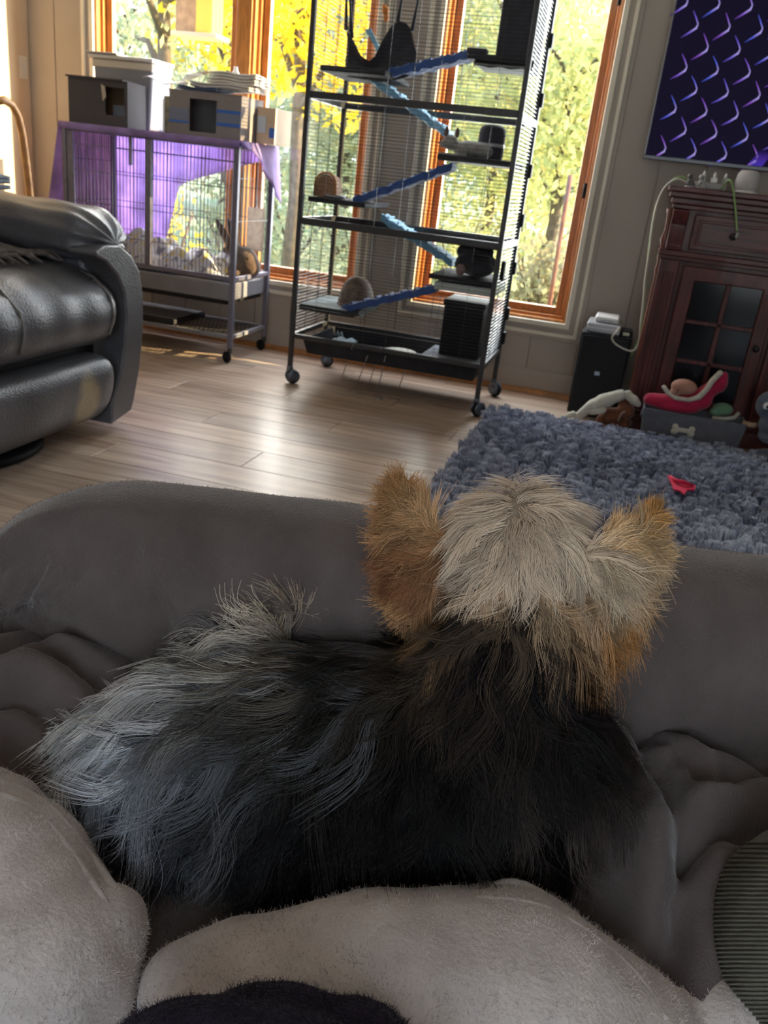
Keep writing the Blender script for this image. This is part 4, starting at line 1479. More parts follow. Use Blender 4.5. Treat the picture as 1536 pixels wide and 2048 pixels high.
def tfn(u, v):
    x = -2.45 + .48 * u
    y = 1.95 + .72 * v
    hump = .05 * math.exp(-((v - .55) / .35) ** 2) * (1 - .6 * u)
    return (x, y, max(seat_z(x), .58) + .018 + hump + .008 * math.sin(u * 14 + v * 6) + .005 * math.sin(v * 31))


MB().grid(tfn, 20, 34, .012).build('cloth', m_knit, tp, smooth=True)
for k in range(22):
    v = (k + .5) / 22
    p = np.array(tfn(1.0, v))
    q = p + np.array([.075 + .02 * math.sin(k * 3.1), .03 * math.sin(k * 1.9) + .03, 0])
    q[2] = seat_z(q[0]) + .007
    mid = (p + q) / 2 + np.array([0, .006, .008])
    MB().tube([p - np.array([.01, 0, .006]), mid, q], [.006, .0075, .004], 6).build('tassel', m_knit, tp, smooth=True)
c = hx(8, 508, -2.0)
yt = MB().grid(lambda u, v: (-2.06 + .09 * u, 1.98 + .13 * v, seat_z(-2.03) + .050 + .012 * math.sin(u * 6 + v * 4)), 10, 10, .014).build('yellow_cloth', mat('mustard', (.50, .24, .03), .9))
tag(yt, 'small mustard yellow cloth at left edge on the fringed throw', 'cloth')
# folded pale blue cloth at the back of the arm
p = hx(10, 400, -2.42)
lb = thing('folded_cloth', 'pale blue grey folded cloth on the rear of the puffy recliner arm', 'cloth', (p[0], p[1], .775))
for k in range(3):
    MB().grid(lambda u, v: (-2.58 + .26 * u, 2.62 + .27 * v, .798 + .017 * k + .006 * math.sin(u * 7 + k) + .004 * math.sin(v * 9)), 12, 12, .014).build('fold', mat('grey_blue_cloth', (.20, .235, .29), .9, var=.12, vscale=20), lb, smooth=True)
pw = MB()
pw.ell((-2.33, 2.22, .70), (.07, .22, .11), 22, 14, fn=lambda d: 1 + .03 * math.sin(9 * math.atan2(d[2], d[1])))
o = pw.build('lumbar_pillow', mat('taupe_pillow', (.20, .165, .145), .9, var=.1), smooth=True)
tag(o, 'taupe pillow leaning on the recliner back at the left edge', 'pillow')

# bent wooden cane leaning in the corner
pts = [(-10, 203), (8, 200), (24, 210), (36, 232), (45, 270), (53, 330), (62, 410), (72, 520), (80, 640)]
P = [hx(a, b, -3.22) for a, b in pts]
cn = thing('walking_cane', 'bent wooden cane leaning at the left wall by the low cage', 'cane', (P[-1][0], P[-1][1], 0))
last = P[-1] + (P[-1] - P[-2]) * 3
last[2] = 0.01
full = [np.array(p) for p in P] + [last]
MB().tube(full, [.020] * len(full), 12).build('shaft', mat('cane_wood', (.52, .27, .09), .4, var=.2, vscale=18), cn, smooth=True)
MB().lathe([(.022, 0), (.026, .003), (.024, .03), (.019, .034)], (last[0], last[1], 0), 14).build('rubber_tip', m_rubber, cn, smooth=True)
# ------------------------------------------------------------------ television
TY = 4.40
bl_, tl_ = hy(1286, 316, TY), hy(1348, 0, TY)
tx0, tz0 = bl_[0], bl_[2]
TW, TH = 1.23, .70
tv = thing('television', 'flat television showing purple chain-link pattern on the right wall', 'television', (tx0 + TW / 2, TY, tz0))
MB().box((tx0, TY, tz0), (tx0 + TW, TY + .035, tz0 + TH)).build('housing', m_black, tv, bevel=.004)
MB().ring(tx0, tx0 + TW, tz0, tz0 + TH, .007, TY - .004, TY + .012).build('bezel', mat('bezel_grey', (.16, .155, .16), .35, metal=.5), tv, bevel=.001)
MB().box((tx0, TY - .006, tz0 - .002), (tx0 + TW, TY + .03, tz0 + .016)).build('lower_bezel', mat('bezel_dark', (.06, .06, .066), .3, metal=.4), tv, bevel=.003)
scr = MB().box((tx0 + .007, TY - .0015, tz0 + .016), (tx0 + TW - .007, TY + .002, tz0 + TH - .007)).build('screen', mat('screen_black', (.004, .0035, .008), .5, spec=.06, emit=(.003, .002, .008, 1.0)), tv)
MB().box((tx0 + .3, TY + .035, tz0 + .15), (tx0 + TW - .3, WY - .003, tz0 + .5)).build('wall_mount', m_black, tv)
# picture on the screen: rows of hooked links, brightest at the elbow
me = bpy.data.meshes.new('screen_image')
V, F, Cc = [], [], []


def quad_strip(pts, ws, cols):
    k = len(V)
    pts = np.array(pts)
    for i, p in enumerate(pts):
        d = pts[min(i + 1, len(pts) - 1)] - pts[max(i - 1, 0)]
        n = np.array([-d[1], d[0]])
        n /= np.linalg.norm(n) + 1e-9
        for s in (-1, 1):
            q = p + n * ws[i] * s
            V.append((q[0], TY - .0022, q[1]))
            Cc.append((*cols[i], 1))
    for i in range(len(pts) - 1):
        F.append((k + 2 * i, k + 2 * i + 1, k + 2 * i + 3, k + 2 * i + 2))


e0 = hy(1396, 44, TY)   # one elbow of the pattern
ax_, rz_ = .1335, .0835
for r_ in range(-4, 10):
    for c_ in range(-3, 12):
        ex = e0[0] + c_ * ax_ + (.5 * ax_ if r_ % 2 else 0) - .004 * r_
        ez = e0[2] - .018 - r_ * rz_
        if not (tx0 + .05 < ex < tx0 + TW - .02 and tz0 + .04 < ez < tz0 + TH - .05):
            continue
        ph = (math.sin(r_ * 1.3 + c_ * 2.1) + 1) / 2
        hot = np.array([.36, .30, .68])
        blue = np.array([.07, .10, .55]) * (1 - ph) + np.array([.20, .07, .45]) * ph
        dark = blue * .25
        j = lambda s: random.uniform(-s, s)
        up = [(ex - .030 + j(.003), ez + .060), (ex - .012, ez + .034), (ex + .002, ez + .010)]
        lo = [(ex + .002, ez + .010), (ex - .002, ez - .006), (ex - .028, ez - .026), (ex - .058, ez - .046 + j(.003))]
        quad_strip(up, [.0018, .0027, .0030], [blue * .5, blue * 1.1, hot * .7])
        quad_strip(lo, [.0030, .0044, .0042, .0022], [hot * .7, hot, blue, dark])
# violet glow at the right
gx = hy(1520, 300, TY)
for k in range(9):
    a = k / 8
    quad_strip([(gx[0] - .03 + .05 * a, tz0 + .018), (gx[0] - .012 + .05 * a, tz0 + .05), (gx[0] + .0 + .04 * a, tz0 + .085)], [.006, .004, .001], [(.05, .03, .34), (.05, .02, .22), (.008, .005, .04)])
me.from_pydata(V, [], F)
at = me.attributes.new('tint', 'FLOAT_COLOR', 'POINT')
at.data.foreach_set('color', np.array(Cc, np.float32).ravel())
m = bpy.data.materials.new('screen_picture')
m.use_nodes = True
n_ = m.node_tree.nodes
em = n_.new('ShaderNodeEmission')
a_ = n_.new('ShaderNodeAttribute')
a_.attribute_name = 'tint'
m.node_tree.links.new(a_.outputs['Color'], em.inputs[0])
em.inputs[1].default_value = .60
m.node_tree.links.new(em.outputs[0], n_['Material Output'].inputs[0])
me.materials.append(m)
so = bpy.data.objects.new('screen_image', me)
COL.objects.link(so)
so.parent = scr
so.location = -Vector(wpos(scr))
so['kind'] = 'stuff'

# ------------------------------------------------------------------ mahogany cabinet
BX, BYF, BYB, BZ = .105, 4.10, 4.46, 1.085
BW = .62
cab = thing('media_cabinet', 'dark red mahogany cabinet with glazed door below the television', 'cabinet', (BX + BW / 2, (BYF + BYB) / 2, 0))
bxr = BX + BW
MB().box((BX + .014, BYF + .028, .09), (bxr, BYB, BZ - .03)).build('carcass', m_mahog, cab, bevel=.004)
# stepped cornice
for (o_, z0, z1) in ((-.030, BZ - .022, BZ), (-.020, BZ - .045, BZ - .022), (-.008, BZ - .070, BZ - .045), (.002, BZ - .090, BZ - .070)):
    MB().box((BX + o_, BYF + o_ + .004, z0), (2.02, BYB, z1)).build('cornice', m_mahog2, cab, bevel=.005)
zr = .800
for (o_, z0, z1) in ((-.016, zr, zr + .022), (-.005, zr - .018, zr)):
    MB().box((BX + o_, BYF + o_ + .004, z0), (2.02, BYB, z1)).build('moulding', m_mahog2, cab, bevel=.004)
for (o_, z0, z1) in ((-.02, .0, .075), (-.008, .075, .095)):
    MB().box((BX + o_, BYF + o_ + .004, z0), (2.02, BYB, z1)).build('plinth', m_mahog2, cab, bevel=.005)
# pilasters: fluted below, scrolled corbel above
for px_ in (BX, bxr - .085):
    MB().box((px_, BYF, .095), (px_ + .085, BYF + .03, zr - .018)).build('pilaster', m_mahog, cab, bevel=.004)
    for k in range(3):
        MB().box((px_ + .016 + k * .020, BYF - .006, .14), (px_ + .028 + k * .020, BYF + .002, zr - .07)).build('flute', m_mahog, cab, bevel=.004)
    cor = [(BYF + .03, zr + .022), (BYF - .012, zr + .022), (BYF - .016, zr + .045), (BYF + .004, zr + .085), (BYF + .008, zr + .13), (BYF - .010, zr + .165), (BYF - .020, zr + .19), (BYF + .03, zr + .195)]
    MB().prism([(px_ + .008, a, b) for a, b in cor], (0, 0, 0), (.07, 0, 0)).build('corbel', m_mahog, cab, bevel=.005)
# turned side column seen in profile
MB().lathe([(.014, .10), (.014, .14), (.009, .16), (.012, .3), (.012, .62), (.009, .70), (.016, .73), (.010, .76), (.016, .785), (.012, zr + .03), (.020, zr + .06), (.010, zr + .10), (.012, zr + .16), (.020, zr + .19)], (BX - .001, BYF + .045, 0), 16).build('side_column', mat('lit_mahogany', (.16, .05, .03), .35), cab, smooth=True)  # lighter copy of the mahogany, warm side light put into its colour
# drawer
dx0_, dx1_ = BX + .105, bxr - .105
d = MB().box((dx0_, BYF - .004, zr + .035), (dx1_, BYF + .03, zr + .180)).build('drawer', m_mahog2, cab, bevel=.004)
MB().ring(dx0_ + .022, dx1_ - .022, zr + .055, zr + .160, .012, BYF - .010, BYF + .001).build('bead', m_mahog2, d, bevel=.003)
m_knob = mat('knob_black', (.02, .02, .024), .3, metal=.4)
kx = (dx0_ + dx1_) / 2
MB().lathe([(.008, 0), (.006, .010), (.013, .016), (.015, .022), (.010, .029), (.001, .031)], (kx - .035, BYF - .004, zr + .108), 18, (0, -1, 0)).build('knob', m_knob, d, smooth=True)
# glazed door
z0, z1 = .115, zr - .035
door = thing('door', None, None)
door.parent = cab
door.location = Vector((dx0_, BYF, z0)) - cab.location
MB().ring(dx0_, dx1_, z0, z1, .060, BYF - .004, BYF + .024).build('frame', m_mahog, door, bevel=.005)
gx0, gx1, gz0, gz1 = dx0_ + .06, dx1_ - .06, z0 + .06, z1 - .06
mg = (gx0 + gx1) / 2
MB().box((mg - .011, BYF - .002, gz0), (mg + .011, BYF + .016, gz1)).build('muntin', m_mahog, door, bevel=.003)
m_pane = mat('cabinet_glass', (.010, .011, .014), .12, spec=.25)
for r_ in range(3):
    a = gz0 + (gz1 - gz0) * r_ / 3
    b = gz0 + (gz1 - gz0) * (r_ + 1) / 3
    if r_:
        MB().box((gx0, BYF - .002, a - .009), (gx1, BYF + .016, a + .009)).build('muntin', m_mahog, door, bevel=.003)
    for (p_, q_) in ((gx0, mg - .011), (mg + .011, gx1)):
        MB().box((p_, BYF + .012, a + .009), (q_, BYF + .016, b - .009 if r_ < 2 else b)).build('pane', m_pane, door)
MB().lathe([(.007, 0), (.006, .010), (.012, .016), (.014, .022), (.009, .028), (.001, .030)], (dx1_ - .030, BYF - .004, .455), 18, (0, -1, 0)).build('knob', m_knob, door, smooth=True)
# dark hearth recess right of the door column
MB().box((bxr, BYF + .16, .095), (1.40, BYB, zr - .018)).build('hearth_back', m_black, cab)
MB().box((bxr, BYF, zr + .022), (1.40, BYF + .05, BZ - .09)).build('frieze', m_mahog2, cab, bevel=.004)
MB().box((1.40, BYF, .095), (2.0, BYB, BZ - .09)).build('right_tower', m_mahog, cab, bevel=.006)

# things on the cabinet top
q = hy(1499, 352, 4.16)
ss = thing('smart_speaker', 'white rounded smart speaker on the cabinet top below the television', 'speaker', (q[0], 4.18, BZ))
MB().lathe([(.030, 0), (.044, .006), (.050, .025), (.050, .05), (.045, .078), (.034, .092), (.001, .096)], (q[0], 4.18, BZ), 28).build('body', mat('white_fabric', (.50, .475, .46), .9, bump=.2, bscale=400), ss, smooth=True)
MB().lathe([(.046, 0), (.052, .002), (.052, .008), (.046, .010)], (q[0], 4.18, BZ), 28).build('base', m_white, ss, smooth=True)
gw = thing('power_strip', 'grey power strip with plugs lying on the cabinet top', 'power strip', (.20, 4.2, BZ))
a = hy(1392, 352, 4.18)
b = hy(1456, 362, 4.18)
MB().box((a[0], 4.16, BZ), (b[0], 4.20, BZ + .028)).build('body', mat('grey_plastic', (.30, .29, .28), .5), gw, bevel=.006)
for k in range(3):
    x = a[0] + .02 + k * .045
    pg = MB().box((x, 4.165, BZ + .028), (x + .026, 4.195, BZ + .05)).build('plug', m_white if k == 1 else mat('grey_plastic', (.3, .3, .3)), gw, bevel=.004)
    MB().lathe([(.006, 0), (.007, .01), (.003, .022)], (x + .013, 4.18, BZ + .05), 10).build('cord_boot', m_white, pg, smooth=True)
for k, (px_, py_, lb) in enumerate(((1385, 345, 'small mottled grey figurine at left end of the cabinet top'), (1407, 350, 'plain pale grey figurine beside the power strip on the cabinet'))):
    q = hy(px_, py_, 4.15)
    f_ = thing('figurine', lb, 'figurine', (q[0], 4.14, BZ))
    blob('body', [((q[0], 4.14, BZ + .02), (.016, .012, .020)), ((q[0] - .006, 4.135, BZ + .046), (.011, .010, .012)), ((q[0] + .012, 4.14, BZ + .012), (.012, .010, .012))], mat('figurine_grey_%d' % k, ((.14, .135, .13), (.36, .34, .33))[k], .6, vscale=60, var=.5), f_, .004, 3)
    MB().lathe([(.020, 0), (.020, .004), (.017, .005)], (q[0], 4.14, BZ), 16).build('base', m_silver, f_, smooth=True)

# cables
m_green = mat('green_cable', (.26, .40, .14), .5)
m_cream = mat('cream_cable', (.55, .53, .44), .5)


def cable(name, pts, r, m, label):
    P = [np.array(p, float) for p in pts]
    Q = []
    for i in range(len(P) - 1):
        p0, p1, p2, p3 = P[max(i - 1, 0)], P[i], P[i + 1], P[min(i + 2, len(P) - 1)]
        for t in np.linspace(0, 1, 8, endpoint=False):
            Q.append(.5 * (2 * p1 + (p2 - p0) * t + (2 * p0 - 5 * p1 + 4 * p2 - p3) * t * t + (3 * p1 - p0 - 3 * p2 + p3) * t ** 3))
    Q.append(P[-1])
    o = MB().tube(Q, r, 8).build(name, m, smooth=True)
    return tag(o, label, 'cable')


yc = 4.16
top_pt = np.array([a[0] - .01, 4.18, BZ + .008])
cable('power_cable', [top_pt, hy(1356, 360, yc) + np.array([0, 0, .004]), hy(1332, 372, yc), hy(1316, 402, yc), hy(1305, 450, yc), hy(1299, 500, yc), hy(1290, 560, yc), hy(1287, 600, yc), hy(1281, 650, yc), hy(1277, 688, yc), hy(1262, 702, yc), hy(1234, 690, yc), hy(1224, 676, yc), hy(1233, 664, yc), hy(1240, 655, 4.2)], .0042, m_cream, 'cream cord hanging from the cabinet top to the white router')
cable('network_cable', [top_pt + np.array([.01, .01, .01]), hy(1358, 356, yc + .02) + np.array([0, 0, .006]), hy(1330, 376, yc + .02), hy(1312, 412, yc + .02), hy(1301, 470, yc + .02), hy(1295, 520, yc + .02), hy(1291, 570, yc + .02), hy(1287, 620, yc + .02), hy(1281, 670, yc + .02), hy(1268, 698, yc + .02), hy(1262, 712, yc + .02)], .0032, m_green, 'green cable twisting down the wall beside the cream cord')
cable('network_cable', [(b[0] - .02, 4.14, BZ + .006), hy(1457, 364, BYF - .03) + np.array([0, 0, .008]), hy(1466, 374, BYF - .040), hy(1469, 400, BYF - .036), hy(1472, 430, BYF - .036), hy(1474, 462, BYF - .036)], .0042, m_green, 'short green cable dangling over the drawer front')
q = hy(1473, 474, BYF - .036)
gp = MB().tube([q + np.array([.0, 0, .018]), q + np.array([0, 0, -.004])], [.005, .006], 8).build('cable_plug', mat('clear_plug', (.4, .42, .36), .3), smooth=True)
tag(gp, 'clear plug at the end of the short green cable', 'plug')

# ------------------------------------------------------------------ subwoofer and router
UX0, UX1, UYF, UYB, UZ = -.175, .06, 4.17, 4.44, .405
sub_ = thing('subwoofer', 'black box subwoofer on the floor between window and cabinet', 'subwoofer', ((UX0 + UX1) / 2, (UYF + UYB) / 2, 0))
MB().box((UX0, UYF, .012), (UX1, UYB, UZ)).build('body', m_black, sub_, bevel=.006)
MB().box((UX0 + .008, UYF - .010, .02), (UX1 - .008, UYF, UZ - .012)).build('grille', mat('speaker_cloth', (.016, .016, .02), .95, bump=.4, bscale=600), sub_, bevel=.004)
q = hy(1194, 747, UYF - .011)
MB().box((q[0] - .012, UYF - .0125, q[2] - .009), (q[0] + .012, UYF - .010, q[2] + .009)).build('badge', mat('badge_silver', (.42, .50, .58), .3, metal=.6), sub_, bevel=.001)
for x in (UX0 + .03, UX1 - .03):
    for y in (UYF + .03, UYB - .03):
        MB().lathe([(.014, 0), (.014, .013)], (x, y, 0), 12).build('foot', m_rubber, sub_, smooth=True)
rt = thing('modem', 'silver grey modem box lying on the black subwoofer', 'modem', (UX0 + .11, 4.30, UZ))
MB().box((UX0 + .015, 4.19, UZ), (UX0 + .175, 4.41, UZ + .045)).build('body', m_silver, rt, bevel=.008)
MB().box((UX0 + .02, 4.187, UZ + .020), (UX0 + .17, 4.190, UZ + .026)).build('seam_line', m_white, rt)
wt = thing('router', 'white router with rounded edges on top of the silver modem', 'router', (UX0 + .10, 4.30, UZ + .045))
MB().box((UX0 + .045, 4.22, UZ + .046), (UX0 + .16, 4.40, UZ + .075)).build('body', m_white, wt, bevel=.012, seg=4)
MB().box((UX0 + .075, 4.2185, UZ + .054), (UX0 + .13, 4.2215, UZ + .062)).build('port', m_silver, wt)
ub = thing('usb_hub', 'small dark hub with pale socket at right on the subwoofer top', 'hub', (UX0 + .20, 4.25, UZ))
MB().box((UX0 + .18, 4.20, UZ), (UX0 + .228, 4.30, UZ + .03)).build('body', m_black, ub, bevel=.004)
MB().box((UX0 + .188, 4.1975, UZ + .006), (UX0 + .218, 4.2005, UZ + .02)).build('socket', mat('socket_cream', (.5, .48, .34), .4), ub)

# ------------------------------------------------------------------ dog toys
m_cream_pl = mat('cream_plush', (.56, .53, .44), .95, sheen=.4, var=.08, vscale=40, bump=.4, bscale=160)
m_brown_pl = mat('brown_plush_toy', (.17, .058, .026), .95, sheen=.3, var=.3, vscale=30, bump=.5, bscale=120)
q = hz(1225, 836, .05)
mx_, my_ = q[0], 4.03
ms = thing('plush_moose', 'brown plush moose with cream antlers lying before the subwoofer', 'plush toy', (mx_, my_, 0))
g = lambda a, b, Y=4.02: hy(a, b, Y)
blob('body', [(g(1225, 830), (.048, .045, .036)), (g(1252, 822), (.042, .045, .040)), ((mx_ + .02, 4.05, .035), (.075, .055, .035)), (g(1205, 838), (.03, .03, .026)), (g(1243, 804), g(1254, 798), .018, .014)], m_brown_pl, ms, .008, 5)
blob('antler', [(g(1155, 834, 3.99), g(1182, 812, 3.99), 0.021, 0.026), (g(1178, 818, 3.99), g(1186, 806, 3.99), 0.023, 0.021), (g(1185, 812, 3.99), g(1215, 800, 3.99), 0.031, 0.034), (g(1205, 802, 3.99), g(1242, 790, 3.99), 0.034, 0.026), (g(1222, 796, 3.99), g(1236, 786, 3.99), 0.018, 0.016)], m_cream_pl, ms, .007, 4)
blob('antler', [(g(1254, 790, 4.0), g(1268, 800, 4.0), .018, .022), (g(1266, 800, 4.0), g(1276, 808, 4.0), .020, .016), (g(1252, 786, 4.0), g(1258, 784, 4.0), .012, .012)], m_cream_pl, ms, .007, 4)
blob('paw', [(g(1136, 832, 3.98), g(1146, 828, 3.98), .014, .016)], m_cream_pl, ms, .006, 3)
blob('snout_patch', [(g(1184, 824, 3.97), g(1206, 820, 3.97), .016, .018)], m_cream_pl, ms, .006, 3)
MB().tube([g(1236, 842, 3.965), g(1242, 828, 3.965), g(1250, 822, 3.965)], .005, 6).build('ribbon', mat('dusty_ribbon', (.35, .25, .22), .8), ms, smooth=True)

# grey fabric bin with a bone emblem
A, B = hz(1287, 866, .0), hz(1478, 898, .0)
yb = (A[1] + B[1]) / 2
bx0_, bx1_ = .185, .60
by0_, by1_ = 3.93, 4.055
bn = thing('toy_bin', 'grey fabric dog toy bin with a white bone emblem', 'bin', ((bx0_ + bx1_) / 2, (by0_ + by1_) / 2, 0))
m_felt = mat('grey_felt', (.115, .115, .135), .9, var=.1, vscale=30, sheen=.2)
zt = .148
vs = []
for (z, o_) in ((0, .0), (zt, -.016), (zt, -.009), (.006, .006)):
    vs += [(bx0_ + o_, by0_ + o_, z), (bx1_ - o_, by0_ + o_, z), (bx1_ - o_, by1_ - o_, z), (bx0_ + o_, by1_ - o_, z)]
fs = [(0, 3, 2, 1), (12, 13, 14, 15)]
for l in range(3):
    for i in range(4):
        j = (i + 1) % 4
        fs.append((l * 4 + i, l * 4 + j, l * 4 + 4 + j, l * 4 + 4 + i))
MB().add(vs, fs).build('body', m_felt, bn, bevel=.004)
bc_ = hy(1366, 860, by0_ - .004)
bpts = []
bl2 = .036


def bone_outline():
    out = []
    for (cx, cz, a0, a1) in ((bl2, .011, -60, 120), (-bl2, .011, 60, 240), (-bl2, -.011, 120, 300), (bl2, -.011, 240, 420)):
        for t in np.linspace(math.radians(a0), math.radians(a1), 9):
            out.append((cx + .0145 * math.cos(t), cz + .0145 * math.sin(t)))
    return out


MB().box((bc_[0] - bl2, by0_ - .013, bc_[2] - .010), (bc_[0] + bl2, by0_ - .002, bc_[2] + .010)).build('bone_bar', m_cream_pl, bn, bevel=.003)
bb2 = MB()
for sx_ in (-1, 1):
    e_ = MB()
    for sz_ in (-1, 1):
        e_.lathe([(.015, 0), (.016, .004), (.013, .010), (.001, .0105)], (bc_[0] + sx_ * bl2, by0_ - .002, bc_[2] + sz_ * .011), 16, (0, -1, 0))
    e_.build('bone_end', m_cream_pl, bn, smooth=True)
for s in (bx0_ - .01, bx1_ + .012):
    MB().tube([(s, by0_ + .03, zt - .02), (s - .004, by0_ + .045, zt - .055), (s - .004, by1_ - .045, zt - .055), (s, by1_ - .03, zt - .02)], .006, 8).build('handle', m_felt, bn, smooth=True)

# red stuffed toy lying in the bin
m_red = mat('red_plush', (.43, .012, .055), .9, sheen=.4, var=.15, vscale=20, bump=.4, bscale=140)
g = lambda a, b, Y=3.98: hy(a, b, Y)
rdt = thing('red_plush_toy', 'red plush toy with white trim and round tan face in the bin', 'plush toy', (.36, 4.0, .14))
blob('body', [(g(1300, 798), g(1345, 806), .030, .040), (g(1345, 804), g(1405, 800), .042, .044), (g(1400, 795), g(1440, 765), .040, .034), (g(1438, 772), g(1448, 752), .032, .020), (g(1350, 812), (.11, .045, .03))], m_red, rdt, .008, 5)
tr = [g(1328, 774, 3.945), g(1336, 786, 3.94), (g(1352, 796, 3.935)), g(1378, 800, 3.935), g(1398, 794, 3.935), g(1414, 778, 3.94), g(1424, 762, 3.945), g(1440, 746, 3.955)]
blob('white_trim', [(a, b, .0105 + .003 * (i > 3), .0105 + .003 * (i > 2)) for i, (a, b) in enumerate(zip(tr[:-1], tr[1:]))], m_cream_pl, rdt, .005, 3)
m_face = mat('tan_face', (.43, .215, .15), .8, var=.06)
blob('face', [(g(1368, 774, 3.955), (.058, .036, .036)), (g(1350, 784, 3.95), (.024, .024, .022))], m_face, rdt, .006, 4)
MB().tube([g(1352, 790, 3.93), g(1356, 780, 3.926), g(1362, 774, 3.924)], [.002, .004, .002], 6).build('crease', mat('face_crease', (.20, .08, .06), .8), rdt, smooth=True)
grn = blob('green_toy', [(hy(1446, 818, 3.99), (.045, .036, .028)), (hy(1432, 824, 3.98), (.03, .03, .02))], mat('green_plush', (.13, .26, .15), .9, sheen=.3, var=.1, vscale=30), None, .007, 4)
tag(grn, 'pale green rounded toy at the right end of the toy bin', 'toy')
wtn = MB().tube([hy(1424, 836, 3.965), hy(1450, 838, 3.962), hy(1468, 836, 3.965), hy(1478, 826, 3.98)], .009, 8).build('rope_toy', mat('rope_cream', (.42, .40, .34), .9), smooth=True)
tag(wtn, 'cream rope toy along the bin edge below the green toy', 'toy')

# blue grey plush at the right edge
pb = thing('plush_creature', 'blue grey plush animal with pale eye at the right edge', 'plush toy', (.68, 3.86, 0))
g = lambda a, b, Y=3.86: hy(a, b, Y)
m_blp = mat('blue_grey_plush', (.10, .115, .155), .95, sheen=.3, var=.2, vscale=25, bump=.4, bscale=130)
blob('body', [(g(1538, 810), (.055, .05, .06)), (g(1545, 850), (.06, .06, .05)), (g(1548, 874), (.07, .05, .035)), ((g(1550, 880)[0], 3.87, .035), (.07, .06, .035))], m_blp, pb, .008, 5)
MB().ell(g(1533, 812, 3.806), (.014, .007, .016), 14, 10).build('eye_patch', m_white, pb, smooth=True)
MB().ell(g(1536, 814, 3.798), (.006, .004, .007), 10, 8).build('eye', m_black, pb, smooth=True)
ch = MB().tube([hy(1487, 846, 3.95), hy(1500, 850, 3.93), hy(1515, 851, 3.92)], .012, 10).build('chew_stick', mat('tan_chew', (.38, .26, .16), .7), smooth=True)
tag(ch, 'tan chew stick on the floor between bin and blue plush', 'dog chew')
ch.location.z += 0

# ------------------------------------------------------------------ shaggy rug
cn_ = [hz(983, 818, .02), hz(862, 990, .02)]
rx0, ry1 = -.525, 3.93
ang = 0.0
RUX0, RUX1, RUY0, RUY1 = -.515, 2.0, 1.55, 3.90
rug = thing('shaggy_rug', 'shaggy mottled blue grey rug on the wooden floor', 'rug', ((RUX0 + RUX1) / 2, (RUY0 + RUY1) / 2, 0))


def rug_edge(x, y):
    return 0


MB().box((RUX0, RUY0, .001), (RUX1, RUY1, .012)).build('backing', mat('rug_backing', (.06, .065, .09), .95), rug, bevel=.003)
n = 90000
x = RUX0 + rng.random(n) * (RUX1 - RUX0)
y = RUY1 - (RUY1 - RUY0) * rng.random(n) ** 1.0
P0 = np.stack([x, y, np.full(n, .011)], 1)
# pull strands together into tufts
ntuft = 5200
tc_ = np.stack([RUX0 + rng.random(ntuft) * (RUX1 - RUX0), RUY0 + rng.random(ntuft) * (RUY1 - RUY0)], 1)
kd = kdtree.KDTree(ntuft)
for i, c in enumerate(tc_):
    kd.insert((c[0], c[1], 0), i)
kd.balance()
idx = np.array([kd.find((a, b, 0))[1] for a, b in zip(x, y)])
lean = rng.normal(size=(ntuft, 2)) * .020
tipc = tc_[idx] + lean[idx]
hgt = .030 + .014 * rng.random(ntuft)[idx]
tip = np.stack([x * .45 + tipc[:, 0] * .55 + rng.normal(size=n) * .006, y * .45 + tipc[:, 1] * .55 + rng.normal(size=n) * .006, .011 + hgt], 1)
mid = (P0 + tip) / 2 + np.stack([np.zeros(n), np.zeros(n), np.full(n, .008)], 1)
mid2 = tip * .8 + mid * .2 + np.stack([np.zeros(n), np.zeros(n), np.full(n, .004)], 1)
PP = np.stack([P0, mid, mid2, tip], 1)
tn = vnoise(np.concatenate([tc_, np.zeros((ntuft, 1))], 1), 5.5, 5)[idx] * .6 + rng.normal(size=ntuft)[idx] * .30
w_ = np.clip(.5 + .5 * tn, 0, 1)[:, None]
tint = np.array([.15, .16, .235]) * (1 - w_) + np.array([.60, .64, .76]) * w_
strands('pile', attr_mat('rug_fibre', .9, sheen=.2, spec=.1), rug, PP, tint, .0022, .0012)['kind'] = 'stuff'

g = lambda a, b: hz(a, b, .05)
rs = thing('red_scrap', 'torn red fabric scrap lying on the blue grey rug', 'toy', g(1362, 975))
pts = [(1334, 958), (1345, 963), (1352, 976), (1362, 974), (1376, 978), (1390, 977), (1388, 986), (1374, 986), (1367, 995), (1359, 988), (1346, 985), (1340, 970)]
ctr = g(1360, 980)
V_ = [g(*p) for p in pts]
mb = MB()
mb.prism([(v[0], v[1], .058) for v in V_], (0, 0, 0), (0, 0, .006))
mb.build('scrap', mat('scrap_red', (.62, .012, .07), .8), rs, bevel=.001)
MB().tube([g(1338, 960) + np.array([0, 0, .016]), g(1350, 974) + np.array([0, 0, .024]), g(1364, 978) + np.array([0, 0, .026]), g(1384, 980) + np.array([0, 0, .018])], [.004, .008, .009, .004], 8).build('fold', mat('scrap_red', (.62, .012, .07), .8), rs, smooth=True)
# ------------------------------------------------------------------ sofa
sofa = thing('sofa', 'brown plush reclining sofa under the dog with thick rolled arm', 'sofa', L(.15, .5, 0))


def poly_dist(P, poly):
    d = np.full(len(P), 9.0)
    for a, b in zip(poly[:-1], poly[1:]):
        ab = b - a
        t = np.clip(((P - a) @ ab) / (ab @ ab), 0, 1)
        d = np.minimum(d, np.linalg.norm(P - (a + t[:, None] * ab), axis=1))
    return d


def to_local(W):
    W = np.asarray(W)
    return np.stack([math.cos(YAW) * W[..., 0] + math.sin(YAW) * W[..., 1], -math.sin(YAW) * W[..., 0] + math.cos(YAW) * W[..., 1], W[..., 2]], -1)


